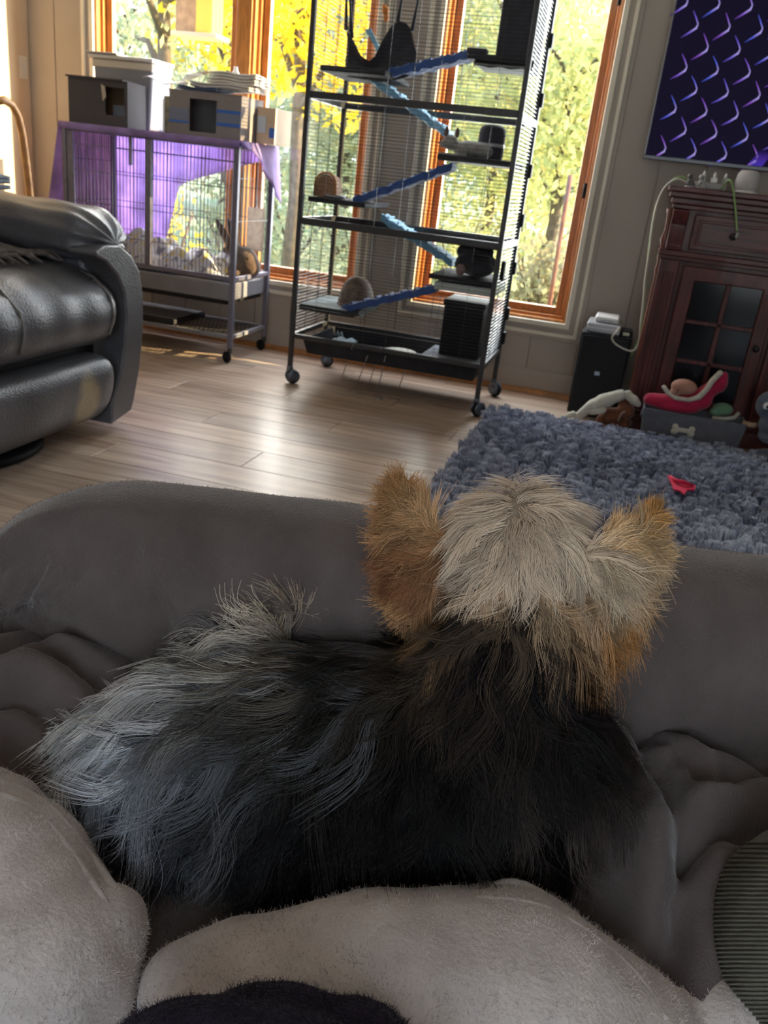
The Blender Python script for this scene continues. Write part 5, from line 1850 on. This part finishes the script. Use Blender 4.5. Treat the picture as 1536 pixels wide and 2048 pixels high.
def to_world(Q):
    return np.stack([math.cos(YAW) * Q[..., 0] - math.sin(YAW) * Q[..., 1], math.sin(YAW) * Q[..., 0] + math.cos(YAW) * Q[..., 1], Q[..., 2]], -1)


def grid_obj(name, Vw, nu, nv, m, parent, closed_u=False, extra=None):
    mb = MB()
    F = []
    for j in range(nv - 1):
        for i in range(nu if closed_u else nu - 1):
            i2 = (i + 1) % nu
            F.append((j * nu + i, j * nu + i2, (j + 1) * nu + i2, (j + 1) * nu + i))
    if extra:
        F += extra
    return mb.add(Vw, F).build(name, m, parent, smooth=True)


def crease(lines):
    """soft valleys along lines given over the form"""
    def f(V):
        px = projv(V)
        k = np.zeros(len(V))
        for poly, amp, w in lines:
            d = poly_dist(px, [np.array(p, float) for p in poly])
            k += -amp * np.exp(-(d / w) ** 2) + amp * .55 * np.exp(-((d - 1.9 * w) / (.8 * w)) ** 2)
        return k
    return f


# rolled arm
AX0, AX1, AYC, AZC, AR = -.392, .85, .765, .583, .108
nu, nv = 120, 260
G = to_local(hd(12, 1292, .70))
pts = []
for j in range(nv):
    t = j / (nv - 1)
    x = AX0 + (AX1 - AX0) * t ** 1.25
    d = x - AX0
    k = 1 - max(0, 1 - d / .20) ** 2.4
    k = max(k, .0) ** .5 if d < .20 else 1
    k = max(k, .02)
    for i in range(nu):
        a = 2 * math.pi * i / nu
        c, s = math.cos(a), math.sin(a)
        ry = AR * .92 * math.copysign(abs(c) ** .85, c)
        rz = AR * math.copysign(abs(s) ** .9, s)
        if s < 0:
            rz *= 2.0
        pts.append((x + .01 * math.sin(3 * a) * (1 - k), AYC - .02 * (x - AX0) / 1.2 - ry * (.45 + .55 * k), AZC + rz * k))
pts = np.array(pts)
N = pts - np.array([0, AYC, AZC])
N[:, 0] *= 0
N /= np.linalg.norm(N, axis=1)[:, None] + 1e-9
v = pts - G
ang = np.arctan2(v[:, 2], v[:, 0] + .02)
r = np.linalg.norm(v * np.array([1, .4, 1]), axis=1)
front = np.clip((AYC - pts[:, 1]) / .1, 0, 1)
fold = (np.sin(ang * 15 + 1.2 * np.sin(r * 22)) * .008 + np.sin(ang * 8 + 2) * .008) * np.exp(-(r / .10) ** 1.5) * front
soft = vnoise(pts, 16, 2) * .0028 + vnoise(pts, 45, 9) * .0009
tuck = crease([([(8, 1288), (30, 1205), (72, 1105)], .022, 13), ([(12, 1292), (58, 1215), (108, 1140)], .022, 13), ([(18, 1298), (88, 1228), (150, 1140)], .018, 15), ([(22, 1302), (120, 1262), (210, 1215)], .005, 15)])(to_world(pts))
tuck = tuck * np.clip((AYC - .035 - pts[:, 1]) / .03, 0, 1) * np.clip(1 - r / .19, 0, 1) ** .5
pts = pts + N * (fold * .4 + soft + tuck)[:, None]
arm = grid_obj('arm', to_world(pts), nu, nv, m_sofa, sofa, closed_u=True, extra=[tuple(range(nu))[::-1], tuple((nv - 1) * nu + i for i in range(nu))])
# body of the sofa below arm and seat
base = MB()
c8 = [L(x, y, z) for z in (.06, .42) for x, y in ((-.36, -.55), (.80, -.55), (.80, .80), (-.36, .80))]
base.add(c8, [(0, 3, 2, 1), (4, 5, 6, 7), (0, 1, 5, 4), (1, 2, 6, 5), (2, 3, 7, 6), (3, 0, 4, 7)]).build('base', m_sofa, sofa, bevel=.03, seg=4)
for x, y in ((-.30, -.48), (.74, -.48), (.74, .74), (-.30, .74)):
    p = L(x, y, 0)
    MB().lathe([(.022, 0), (.028, .07)], p, 14).build('foot', m_black, sofa, smooth=True)

# seat cushion: a height field with sewn creases
nx, ny = 230, 150
gx_, gy_ = np.meshgrid(np.linspace(-.40, .84, nx), np.linspace(.05, .755, ny))
Q = np.stack([gx_.ravel(), gy_.ravel()], 1)
px2 = lambda *ps: [to_local(hz(a, b, .535))[:2] for a, b in ps]
zb = np.interp(Q[:, 1], [.05, .30, .42, .52, .60, .66, .74], [.43, .43, .435, .455, .50, .535, .52])
# dip under the dog, swell at both sides
swell = np.exp(-((Q[:, 0] - .27) / .10) ** 2 - ((Q[:, 1] - .56) / .10) ** 2) * .050
swell += np.exp(-((Q[:, 0] + .30) / .10) ** 2 - ((Q[:, 1] - .60) / .12) ** 2) * .030
swell += np.exp(-((Q[:, 0] - .45) / .10) ** 2 - ((Q[:, 1] - .48) / .12) ** 2) * .040
H = zb + swell
for poly, amp, w in (
        ([(1130, 1415), (1250, 1480), (1330, 1570), (1382, 1660), (1390, 1760), (1380, 1870)], .024, .010),
        ([(1235, 1472), (1330, 1492), (1430, 1512), (1560, 1540)], .020, .009),
        ([(1250, 1480), (1330, 1520), (1400, 1590)], .014, .007),
        ([(1400, 1592), (1470, 1560), (1560, 1550)], .013, .007),
        ([(1385, 1668), (1450, 1648), (1560, 1632)], .020, .009),
        ([(1150, 1780), (1260, 1830), (1340, 1890), (1400, 1960)], .016, .009),
        ([(1190, 1700), (1300, 1760), (1380, 1830)], .008, .010),
        ([(-30, 1345), (60, 1310), (150, 1292), (300, 1302)], .022, .010),
        ([(-30, 1362), (50, 1340), (120, 1345), (190, 1372), (245, 1420)], .018, .008),
        ([(-30, 1405), (40, 1400), (90, 1415), (135, 1450)], .016, .008),
        ([(60, 1312), (120, 1345)], .006, .006)):
    pl_ = [np.array(q) for q in px2(*poly)]
    d = poly_dist(Q, pl_)
    H = H - amp * np.exp(-(d / w) ** 1.1) + amp * .45 * np.exp(-((d - 2.4 * w) / (1.6 * w)) ** 2)
P3 = np.concatenate([Q, H[:, None]], 1)
H += vnoise(P3, 26, 4) * .0025
P3 = np.concatenate([Q, H[:, None]], 1)
top = to_world(P3)
low = top.copy()
low[:, 2] = .40
mb = MB()
F = [(j * nx + i, j * nx + i + 1, (j + 1) * nx + i + 1, (j + 1) * nx + i) for j in range(ny - 1) for i in range(nx - 1)]
loop = [i for i in range(nx)] + [j * nx + nx - 1 for j in range(1, ny)] + [(ny - 1) * nx + i for i in range(nx - 2, -1, -1)] + [j * nx for j in range(ny - 2, 0, -1)]
k0 = nx * ny
lowr = [tuple(low[i]) for i in loop]
for q in range(len(loop)):
    q2 = (q + 1) % len(loop)
    F.append((loop[q], k0 + q, k0 + q2, loop[q2]))
F.append(tuple(k0 + q for q in range(len(loop)))[::-1])
mb.add(list(top) + lowr, F).build('seat_cushion', m_sofa, sofa, smooth=True)


# ------------------------------------------------------------------ grey fleece blanket (two humps), navy fleece, knit cushion
def hump(c, rr, rot, nu, nv, folds, zmin):
    """upper side of a soft covered form: c centre (world), rr radii along the sofa axes"""
    V = []
    for j in range(nv + 1):
        th = math.pi * j / nv * .62
        for i in range(nu):
            ph = 2 * math.pi * i / nu
            d = np.array([math.sin(th) * math.cos(ph), math.sin(th) * math.sin(ph), math.cos(th)])
            d = np.sign(d) * np.abs(d) ** .92
            p = d * np.array(rr)
            p = rot @ p
            V.append(p)
    V = np.array(V)
    n = V / np.linalg.norm(V, axis=1)[:, None]
    V = V + n * folds(V)[:, None]
    Wd = to_world(V) + np.array(c)
    return Wd


def rotz(a):
    c, s = math.cos(a), math.sin(a)
    return np.array([[c, -s, 0], [s, c, 0], [0, 0, 1]])


bl = thing('fleece_blanket', 'warm grey fleece blanket bunched in two humps in front of the dog', 'blanket', L(.02, .36, .43))


def drape(objs, pix, lift=.001):
    """follow a line over the surface of an object"""
    out = []
    trees = [(BVHTree.FromPolygons([tuple(np.array(v.co) + wpos(o)) for v in o.data.vertices], [tuple(p.vertices) for p in o.data.polygons])) for o in objs]
    for (a, b) in pix:
        d = ray(a, b)
        best = None
        for t in trees:
            h = t.ray_cast(Vector(EYE), Vector(d))
            if h[0] is not None and (best is None or h[3] < best[1]):
                best = (np.array(h[0]) + np.array(h[1]) * lift, h[3])
        if best is not None:
            out.append(best[0])
    return out


def smooth_path(pts, k=6):
    P = [np.array(p, float) for p in pts]
    Q = []
    for i in range(len(P) - 1):
        p0, p1, p2, p3 = P[max(i - 1, 0)], P[i], P[i + 1], P[min(i + 2, len(P) - 1)]
        for t in np.linspace(0, 1, k, endpoint=False):
            Q.append(.5 * (2 * p1 + (p2 - p0) * t + (2 * p0 - 5 * p1 + 4 * p2 - p3) * t * t + (3 * p1 - p0 - 3 * p2 + p3) * t ** 3))
    Q.append(P[-1])
    return Q


def cloth_noise(sc, amp, sc2, amp2, seed, folds=None):
    def f(V):
        c = V.mean(0)
        n = V - c
        n /= np.linalg.norm(n, axis=1)[:, None]
        k = vnoise(V, sc, seed) * amp + vnoise(V, sc2, seed + 1) * amp2
        if folds is not None:
            k = k + folds(V)
        return V + n * k[:, None]
    return f


lc_ = crease([([(60, 1640), (130, 1720), (190, 1850), (215, 2060)], .006, 26), ([(120, 1600), (230, 1720), (285, 1900)], .004, 20), ([(-40, 1700), (40, 1800), (90, 2060)], .003, 30), ([(260, 1960), (215, 2060)], .004, 20)])
oL = blob('left_hump', [(hd(-20, 1800, .475), hd(60, 1960, .425), .098, .094), (hd(-110, 1750, .49), hd(-40, 1970, .42), .105, .10), (hd(235, 1880, .445), (.034, .045, .046)), (hd(170, 1980, .42), (.05, .05, .05)), (hd(-60, 2100, .42), (.12, .12, .07))], m_throw, bl, .0065, 10, cloth_noise(24, .0022, 60, .0007, 11, lc_))
mc_ = crease([([(640, 1860), (820, 1890), (1000, 1960), (1100, 2060)], .003, 40), ([(1150, 1830), (1260, 1920), (1330, 2050)], .003, 26)])
oM = blob('right_hump', [(hd(470, 2080, .40), hd(760, 2050, .41), .074, .096), (hd(760, 2050, .41), hd(1010, 2040, .43), .096, .098), (hd(1010, 2040, .43), hd(1200, 2130, .425), .096, .085), (hd(360, 1990, .43), hd(480, 1980, .43), .040, .052), (hd(800, 2250, .36), (.16, .07, .06)), (hd(1300, 2190, .43), (.06, .05, .05)), (hd(1475, 2035, .455), (.040, .035, .030))], m_throw, bl, .0065, 10, cloth_noise(20, .0028, 55, .0008, 12, mc_))
oF = blob('rear_fold', [(hd(-45, 1478, .60), (.027, .03, .026)), (hd(-70, 1500, .58), (.03, .03, .03))], m_throw, bl, .006, 4, cloth_noise(60, .0015, 120, .0006, 15))
# sewn hem: two rows of stitching that follow the edge
for objs, lines in (([oL], ([(2, 1562), (60, 1582), (120, 1628), (178, 1700), (228, 1770), (270, 1840)], [(2, 1586), (50, 1604), (105, 1650), (158, 1718), (205, 1790), (240, 1850)])),
                    ([oM], ([(980, 1768), (1080, 1780), (1170, 1818), (1250, 1876), (1320, 1945), (1372, 2020)], [(950, 1792), (1060, 1802), (1145, 1840), (1222, 1896), (1288, 1962), (1335, 2040)]))):
    for ln_ in lines:
        pts = drape(objs, ln_, -.0028)
        if len(pts) > 2:
            MB().tube(smooth_path(pts), .0040, 8).build('hem_seam', m_throw, objs[0], smooth=True)


def fuzz(name, src, n, ln, tint, m, parent, up=.9, rad=.00016, lay=(0, 0, 0)):
    P, N = sample(src, n)
    pq = projv(P)
    k = (pq[:, 1] < 2150) & (pq[:, 0] > -120) & (pq[:, 0] < 1660) & (N @ CF < .35)
    P, N = P[k], N[k]
    n = len(P)
    d = N * up + rng.normal(size=(n, 3)) * .55 + np.array(lay)
    d /= np.linalg.norm(d, axis=1)[:, None]
    l = ln * (.5 + rng.random((n, 1)))
    X = np.stack([P - N * .0008, P + d * l * .5, P + d * l + rng.normal(size=(n, 3)) * ln * .25], 1)
    t = np.array(tint) * (.88 + .24 * rng.random((n, 1)))
    t = t * (1 + .35 * vnoise(P, 90, 31) + .2 * vnoise(P, 260, 33))[:, None]
    o = strands(name, m, parent, X, np.clip(t, .002, .95), rad, rad * .5)
    o['kind'] = 'stuff'


m_fuzz = attr_mat('fleece_fuzz', .95, sheen=.2, spec=.03)
m_plush = attr_mat('plush_nap', .95, sheen=.5, spec=.02)
for part_ in [o_ for o_ in sofa.children if o_.name.startswith(('arm', 'seat_cushion'))]:
    fuzz('nap', part_, 90000 if part_.name.startswith('arm') else 50000, .0016, (.112, .090, .086), m_plush, part_, .8, .00012, L(.0, -.15, -.35))
for o_ in (oL, oM, oF):
    fuzz('nap', o_, 24000 if o_ is not oF else 7000, .0026, (.56, .49, .46), m_fuzz, o_)

nv_ = thing('navy_fleece', 'dark navy fleece fold at the bottom edge before the grey blanket', 'fabric', L(-.02, .27, .43))
oN = blob('fold', [(hd(430, 2165, .335), hd(700, 2165, .335), .046, .046), (hd(560, 2150, .335), (.062, .045, .052)), (hd(560, 2230, .30), (.11, .05, .05))], m_navy, nv_, .005, 8, cloth_noise(45, .0015, 120, .0005, 21))
fuzz('nap', oN, 26000, .0030, (.028, .022, .042), m_fuzz, oN)

# knit cushion
kc = thing('knit_cushion', 'grey green ribbed knit cushion at the lower right corner', 'cushion', L(.33, .44, .46))



def knit_noise(V):
    c = V.mean(0)
    n = V - c
    n /= np.linalg.norm(n, axis=1)[:, None]
    q = to_local(V)
    return V + n * (vnoise(V, 30, 8) * .003)[:, None]


m_kn = mat('ribbed_knit', (.17, .16, .13), .95, sheen=.2, var=.1, vscale=40, bump=.4, bscale=420, spec=.03, bdist=.002)
cK = hd(1655, 1890, .485)
ko = blob('cover', [(cK, (.085, .085, .105)), (hd(1700, 2010, .47), (.09, .08, .08))], m_kn, kc, .006, 8, knit_noise)
# knitted rows: slim ribs laid round the form
tree_k = [ko]
k = 0
for y0_ in range(1690, 2060, 9):
    row_ = drape([ko], [(x, y0_ - (x - 1480) * .10 + 6 * math.sin(x / 60)) for x in range(1416, 1600, 6)], .0006)
    if len(row_) > 4:
        MB().tube(row_, .0009, 5).build('rib', m_kn, ko, smooth=True)
# ------------------------------------------------------------------ the dog
dog = thing('terrier_dog', 'small long-haired dog with black coat and tan head lying on the sofa facing away', 'dog', L(.0, .6, .44))
m_skin = mat('dog_skin', (.03, .025, .025), .8)
m_skin2 = mat('dog_ear_skin', (.25, .14, .09), .8)
B = lambda x, y, D: hd(x, y, D)
balls = [
    (B(235, 1540, .605), (.056,) * 3), (B(230, 1540, .605), B(430, 1505, .605), .056, .080), (B(430, 1505, .605), B(640, 1520, .605), .080, .092),
    (B(640, 1520, .605), B(850, 1515, .60), .092, .094), (B(850, 1515, .60), B(1010, 1480, .60), .094, .078),
    (B(960, 1400, .61), B(1020, 1270, .635), .072, .056), (B(1020, 1270, .635), B(1030, 1150, .66), .056, .052),
    (B(1032, 1110, .665), (.056, .056, .052)), (B(1150, 1190, .665), (.030, .032, .036)), (B(905, 1180, .68), (.030, .032, .034)),
    (B(1045, 1120, .69), B(1050, 1150, .745), .034, .024),
    (B(1050, 1540, .585), B(1130, 1760, .565), .040, .020), (B(1130, 1760, .565), B(1150, 1775, .60), .018, .014),
    (B(960, 1600, .60), B(1010, 1790, .575), .036, .020),
    (B(330, 1620, .575), B(480, 1760, .55), .050, .026), (B(480, 1760, .55), B(420, 1800, .53), .024, .016),
    (B(470, 1330, .66), B(540, 1270, .665), .030, .020),
]
body = blob('body', balls, attr_mat('dog_undercoat', .95, spec=.05), dog, .0075, 6)

# guide directions: where (pixel of the photograph the design was taken from), flow, length, colour, lift
GD = [
    # rump and back: silver grey to black
    (90, 1500, -1, .35, .040, (0.700, 0.676, 0.676), .25), (150, 1440, -.9, .25, .042, (0.794, 0.770, 0.748), .3), (200, 1400, -.9, .30, .042, (0.840, 0.794, 0.748), .3),
    (260, 1340, -.9, .2, .040, (0.700, 0.654, 0.608), .4), (330, 1290, -.8, -.15, .040, (0.560, 0.466, 0.420), .5), (400, 1230, -.5, -.7, .027, (0.608, 0.466, 0.396), .5),
    (470, 1215, .1, -.9, .027, (0.840, 0.700, 0.582), .5), (545, 1200, .5, -.8, .027, (0.850, 0.794, 0.560), .5), (600, 1235, .5, -.6, .027, (0.700, 0.514, 0.374), .7),
    (650, 1250, -.3, -.8, .036, (0.211, 0.197, 0.234), .7), (700, 1250, -.6, -.6, .040, (0.234, 0.234, 0.280), .6), (770, 1265, -.9, -.25, .045, (0.053, 0.053, 0.062), .35),
    (520, 1300, -.9, .15, .040, (0.514, 0.466, 0.420), .4), (450, 1340, -.95, .2, .042, (0.582, 0.560, 0.514), .35), (380, 1400, -.9, .3, .042, (0.538, 0.514, 0.514), .3),
    (620, 1340, -.9, .1, .042, (0.234, 0.197, 0.164), .35), (730, 1340, -.9, .2, .045, (0.021, 0.018, 0.017), .3), (860, 1310, -.95, .15, .045, (0.013, 0.012, 0.012), .3),
    (300, 1480, -.8, .5, .046, (0.514, 0.525, 0.560), .3), (180, 1560, -.7, .6, .042, (0.280, 0.280, 0.326), .3), (260, 1600, -.6, .75, .046, (0.234, 0.258, 0.326), .3),
    (420, 1480, -.75, .6, .050, (0.234, 0.234, 0.258), .3), (560, 1420, -.85, .4, .050, (0.053, 0.049, 0.044), .3), (700, 1420, -.75, .55, .052, (0.018, 0.017, 0.015), .3),
    (520, 1540, -.55, .8, .055, (0.040, 0.041, 0.049), .3), (380, 1600, -.55, .8, .052, (0.053, 0.058, 0.070), .3), (660, 1520, -.45, .9, .058, (0.013, 0.013, 0.016), .3),
    (800, 1470, -.35, .95, .058, (0.010, 0.009, 0.010), .3), (300, 1700, -.5, .7, .045, (0.011, 0.011, 0.013), .25), (480, 1680, -.4, .85, .05, (0.008, 0.008, 0.011), .25),
    (640, 1660, -.2, 1, .055, (0.007, 0.007, 0.008), .25), (800, 1620, -.08, 1, .055, (0.006, 0.006, 0.007), .25), (450, 1790, -.4, .5, .03, (0.005, 0.005, 0.006), .15),
    (700, 1750, -.1, .8, .035, (0.005, 0.005, 0.006), .15), (900, 1700, .1, .9, .040, (0.005, 0.005, 0.006), .15), (930, 1560, .05, 1, .052, (0.006, 0.006, 0.007), .25),
    (900, 1430, -.2, 1, .052, (0.007, 0.007, 0.008), .28), (1000, 1420, .15, 1, .05, (0.007, 0.006, 0.007), .25), (1090, 1430, .4, .95, .045, (0.008, 0.007, 0.007), .28),
    (1060, 1600, .4, .9, .05, (0.008, 0.007, 0.007), .28), (1130, 1560, .75, .65, .06, (.075, .056, .050), .35), (1140, 1680, .4, .9, .052, (.070, .053, .050), .3), (1100, 1760, .1, 1, .03, (0.018, 0.013, 0.013), .2),
    # neck
    (860, 1235, -.9, .25, .042, (0.010, 0.009, 0.011), .3), (940, 1225, -.85, .45, .042, (0.006, 0.005, 0.006), .3), (1040, 1215, -.3, .9, .042, (0.006, 0.005, 0.006), .28),
    (980, 1300, -.3, .9, .045, (0.008, 0.007, 0.011), .3), (1060, 1310, .15, 1, .045, (0.008, 0.007, 0.010), .28), (1120, 1290, .45, .9, .042, (0.010, 0.007, 0.007), .28), (1130, 1370, .5, .9, .042, (0.010, 0.007, 0.007), .28),
    # crown: cream, parted in the middle and swept down
    (1040, 985, .05, -.55, .030, (0.740, 0.592, 0.459), .55), (1100, 985, .55, -.8, .032, (0.740, 0.592, 0.459), .6), (980, 985, -.75, -.35, .028, (0.740, 0.592, 0.459), .4),
    (930, 1010, -.9, .05, .032, (0.740, 0.592, 0.459), .3), (1000, 1030, -.75, .45, .034, (0.740, 0.592, 0.459), .25), (1045, 1040, .02, 1, .034, (0.740, 0.592, 0.459), .25),
    (1100, 1040, .55, .6, .028, (0.740, 0.592, 0.459), .2), (1150, 1050, .4, .7, .016, (0.740, 0.592, 0.459), .15), (900, 1070, -.9, .25, .034, (0.740, 0.592, 0.459), .3),
    (960, 1090, -.75, .55, .036, (0.740, 0.592, 0.459), .25), (1050, 1100, .05, 1, .038, (0.740, 0.592, 0.459), .25), (1110, 1100, .35, .9, .036, (0.740, 0.592, 0.459), .25),
    (930, 1140, -.75, .6, .036, (0.635, 0.508, 0.394), .28), (1000, 1140, -.5, .8, .038, (0.717, 0.574, 0.445), .28), (1060, 1150, .1, 1, .036, (0.717, 0.574, 0.445), .28), (1110, 1150, .4, .9, .040, (0.663, 0.530, 0.411), .3),
    (900, 1190, -.7, .65, .030, (0.552, 0.364, 0.210), .3), (1000, 1175, -.6, .7, .024, (0.552, 0.364, 0.210), .3), (1080, 1175, .2, .95, .036, (0.552, 0.364, 0.210), .32), (1130, 1190, .4, .9, .042, (0.496, 0.327, 0.188), .32),
    # cheeks
    (1180, 1220, .45, .9, .046, (0.491, 0.227, 0.074), .45), (1220, 1180, .75, .65, .045, (0.529, 0.267, 0.097), .5), (1170, 1280, .3, 1, .045, (0.472, 0.203, 0.063), .45),
    (860, 1160, -.6, .75, .040, (0.548, 0.340, 0.193), .45), (840, 1220, -.45, .9, .040, (0.586, 0.373, 0.201), .45), (890, 1230, -.3, .9, .028, (0.397, 0.227, 0.112), .35),
]
EARG = [
    (790, 960, -.25, -1, .018, (0.363, 0.178, 0.070), .2), (825, 1000, -.55, -.75, .022, (0.401, 0.206, 0.083), .25), (770, 1040, -.95, -.35, .026, (.56, .38, .20), .3),
    (820, 1060, -.85, -.1, .026, (0.435, 0.225, 0.102), .3), (870, 1050, -.6, -.5, .026, (0.628, 0.387, 0.202), .3), (775, 1100, -.95, .3, .028, (.62, .44, .25), .35), (850, 1110, -.75, .5, .030, (0.265, 0.098, 0.041), .3),
    (800, 1150, -.8, .6, .032, (.60, .43, .25), .4), (860, 1170, -.5, .85, .034, (0.507, 0.279, 0.128), .35), (830, 1210, -.4, .9, .034, (.72, .57, .38), .4),
    (1320, 1030, .7, -.7, .018, (0.555, 0.268, 0.077), .2), (1270, 1050, .75, -.65, .022, (0.605, 0.312, 0.091), .25), (1200, 1075, .8, -.5, .026, (0.748, 0.474, 0.229), .3), (1330, 1090, 1, .1, .026, (0.628, 0.333, 0.110), .35),
    (1172, 1118, .85, .45, .032, (.74, .59, .44), .3), (1240, 1110, .95, .05, .028, (.62, .44, .26), .3), (1290, 1140, .8, .55, .032, (0.676, 0.377, 0.128), .4), (1210, 1165, .75, .75, .034, (.50, .34, .20), .35),
    (1250, 1190, .6, .85, .036, (0.314, 0.129, 0.055), .4), (1310, 1190, .5, .85, .034, (0.628, 0.333, 0.102), .45), (1180, 1190, .5, .9, .036, (0.628, 0.398, 0.219), .35), (1260, 1230, .45, .9, .036, (0.628, 0.323, 0.091), .45),
]


def interp_guides(P, gd):
    px = projv(P)
    g = np.array([[a, b] for a, b, *_ in gd], float)
    val = np.array([[dx, dy, ln, *c, lf] for _, _, dx, dy, ln, c, lf in gd], float)
    out = np.empty((len(P), 7))
    for s in range(0, len(P), 4000):
        d2 = ((px[s:s + 4000, None, :] - g[None]) ** 2).sum(-1) + 120.0
        w = d2 ** -2.0
        w /= w.sum(1, keepdims=True)
        out[s:s + 4000] = w @ val
    return out


def fur(name, src, n, gd, m, parent, per=26, K=8, clump=.75, wave=.10, r=.00017, keep=None, stray=.06, lenk=1.0, silver=0.0, vary=1.0):
    P, N = sample(src, n)
    if keep is not None:
        k = keep(P, N)
        P, N = P[k], N[k]
        n = len(P)
    nc = max(10, n // per)
    ci = rng.choice(n, nc, replace=False)
    kd = kdtree.KDTree(nc)
    for i, c in enumerate(ci):
        kd.insert(P[c], i)
    kd.balance()
    own = np.array([kd.find(p)[1] for p in P])
    gv = interp_guides(P, gd)
    # strand bases vary a little, clump leaders rule the sweep
    lead = ci[own]
    dj = gv[:, :2] * .25 + gv[lead][:, :2] * .75
    cj = rng.normal(size=(nc, 2))[own] * .28
    d2 = dj + cj * np.linalg.norm(dj, axis=1, keepdims=True) + rng.normal(size=(n, 2)) * .07
    D = d2[:, :1] * CR - d2[:, 1:2] * CU
    T = D - (D * N).sum(1, keepdims=True) * N
    T /= np.linalg.norm(T, axis=1)[:, None] + 1e-9
    lift = gv[:, 6:7] * (.7 + .6 * rng.random((nc, 1))[own])
    ln = gv[:, 2:3] * lenk * (.70 + .5 * rng.random((nc, 1))[own]) * (.8 + .35 * rng.random((n, 1)))
    side = np.cross(N, T)
    ph = rng.random((nc, 1))[own] * 6.28
    wv = wave * (.5 + rng.random((nc, 1))[own])
    bend = rng.normal(size=(nc, 1))[own] * .22
    s = np.linspace(0, 1, K)[None, :, None]
    Tn, Nn, Sn = T[:, None, :], N[:, None, :], side[:, None, :]
    path = ln[:, None, :] * (Tn * s + Nn * (lift[:, None, :] * s * (1.0 - .45 * s) + .02) + Sn * (wv[:, None, :] * np.sin(s * 5.0 + ph[:, None, :]) * s + bend[:, None, :] * s * s))
    path[..., 2] -= ln * .14 * (s[..., 0] ** 2)
    kk = clump * s ** 1.1
    jit = rng.normal(size=(n, 1, 3)) * (.0016 * s)
    loose = rng.random(n) < stray
    jit[loose] *= 3.2
    X = P[:, None, :] + path - kk * (P - P[lead])[:, None, :] * np.where(loose, .15, 1.0)[:, None, None] + jit
    # keep root inside the skin
    X[:, 0] -= N * .002
    tint = np.clip(gv[:, 3:6] * .5 + gv[lead][:, 3:6] * .5, 0, 1)
    if silver > 0:
        # sky glints painted as silver locks through the black of the hindquarters
        pq = projv(P[ci])
        pr = silver * np.clip((860 - pq[:, 0]) / 330, .0, 1) * np.clip((1760 - pq[:, 1]) / 160, 0, 1) * np.clip((pq[:, 1] - 1240) / 80, 0, 1)
        lock = ((rng.random(nc) < pr) * (.4 + .6 * rng.random(nc)))[own][:, None]
        tint = tint * (1 - lock) + np.array([.19, .195, .215]) * lock
    v = (1 - .5 * vary + vary * rng.random((nc, 1))[own] ** (1 + .3 * vary)) * (.8 + .4 * rng.random((n, 1)))
    tint = np.clip(tint * v, .003, .95)
    return strands(name, m, parent, X, tint, r * (.8 + .5 * rng.random(n)), r * .40)


m_hair = attr_mat('dog_hair', .42, spec=.16)
me = body.data
V = np.empty(len(me.vertices) * 3)
me.vertices.foreach_get('co', V)
uc = interp_guides(V.reshape(-1, 3) + wpos(body), GD)[:, 3:6] * .45
at = me.attributes.new('tint', 'FLOAT_COLOR', 'POINT')
at.data.foreach_set('color', np.concatenate([uc, np.ones((len(uc), 1))], 1).astype(np.float32).ravel())
body_parts = {}
wN = lambda P: projv(P)
head_c = B(1035, 1115, .665)


def is_head(P, N=None):
    px = projv(P)
    line = np.interp(px[:, 0], [780, 880, 960, 1060, 1120, 1180, 1300], [1262, 1228, 1196, 1172, 1182, 1300, 1320])
    return (px[:, 1] < line) & (px[:, 0] > 800)


o = fur('coat', body, 95000, GD, m_hair, dog, per=34, clump=.90, wave=.17, lenk=1.45, r=.00028, silver=.20, keep=lambda P, N: ~is_head(P))
o['label'] = 'black and silver grey long hair of back and neck'
o['kind'] = 'stuff'
o = fur('head_fur', body, 90000, GD, m_hair, dog, per=40, clump=.88, wave=.14, lenk=1.15, r=.00025, vary=.45, keep=lambda P, N: is_head(P))
o['label'] = 'cream and tan long hair of the head'
o['kind'] = 'stuff'

# ears: thick leaf-shaped flaps, seen from behind
for nm, tip, b0, b1, mid, nn in (('ear', B(802, 985, .655), B(900, 1085, .655), B(855, 1205, .66), B(832, 1095, .645), 15000),
                                 ('ear', B(1283, 1052, .650), B(1150, 1110, .645), B(1195, 1205, .65), B(1252, 1140, .640), 17000)):
    back = _rz((0, -1, 0))
    nu, nv = 13, 15
    V = []
    for sgn in (1, -1):
        for j in range(nv):
            t = j / (nv - 1)
            e0_ = b0 * (1 - t) ** 2 + 2 * t * (1 - t) * (b0 * .5 + tip * .5) + tip * t * t
            e1_ = b1 * (1 - t) ** 2 + 2 * t * (1 - t) * mid + tip * t * t
            for i in range(nu):
                u = i / (nu - 1)
                p = e0_ * (1 - u) + e1_ * u
                p = p + back * (.010 * math.sin(math.pi * u) * (1 - t) + sgn * .0022 * math.sin(math.pi * u) ** .5 * (1 - .6 * t))
                V.append(p)
    n0 = nu * nv
    F = []
    for j in range(nv - 1):
        for i in range(nu - 1):
            a = j * nu + i
            F.append((a, a + 1, a + nu + 1, a + nu))
            F.append((n0 + a, n0 + a + nu, n0 + a + nu + 1, n0 + a + 1))
    ear = MB().add(V, F).build(nm, m_skin2, dog, smooth=True)
    h = fur('ear_fur', ear, nn, EARG, m_hair, ear, per=24, clump=.95, wave=.12, lenk=1.3, r=.00030, stray=.07, vary=.8)
    h['kind'] = 'stuff'
# face on the far side
for s in (-1, 1):
    e_ = B(1045 + s * 55, 1120, .716)
    MB().ell(e_, .008, 12, 8).build('eye', m_black, dog, smooth=True)
MB().ell(B(1050, 1150, .772), (.010, .008, .007), 12, 8).build('nose', m_black, dog, smooth=True)
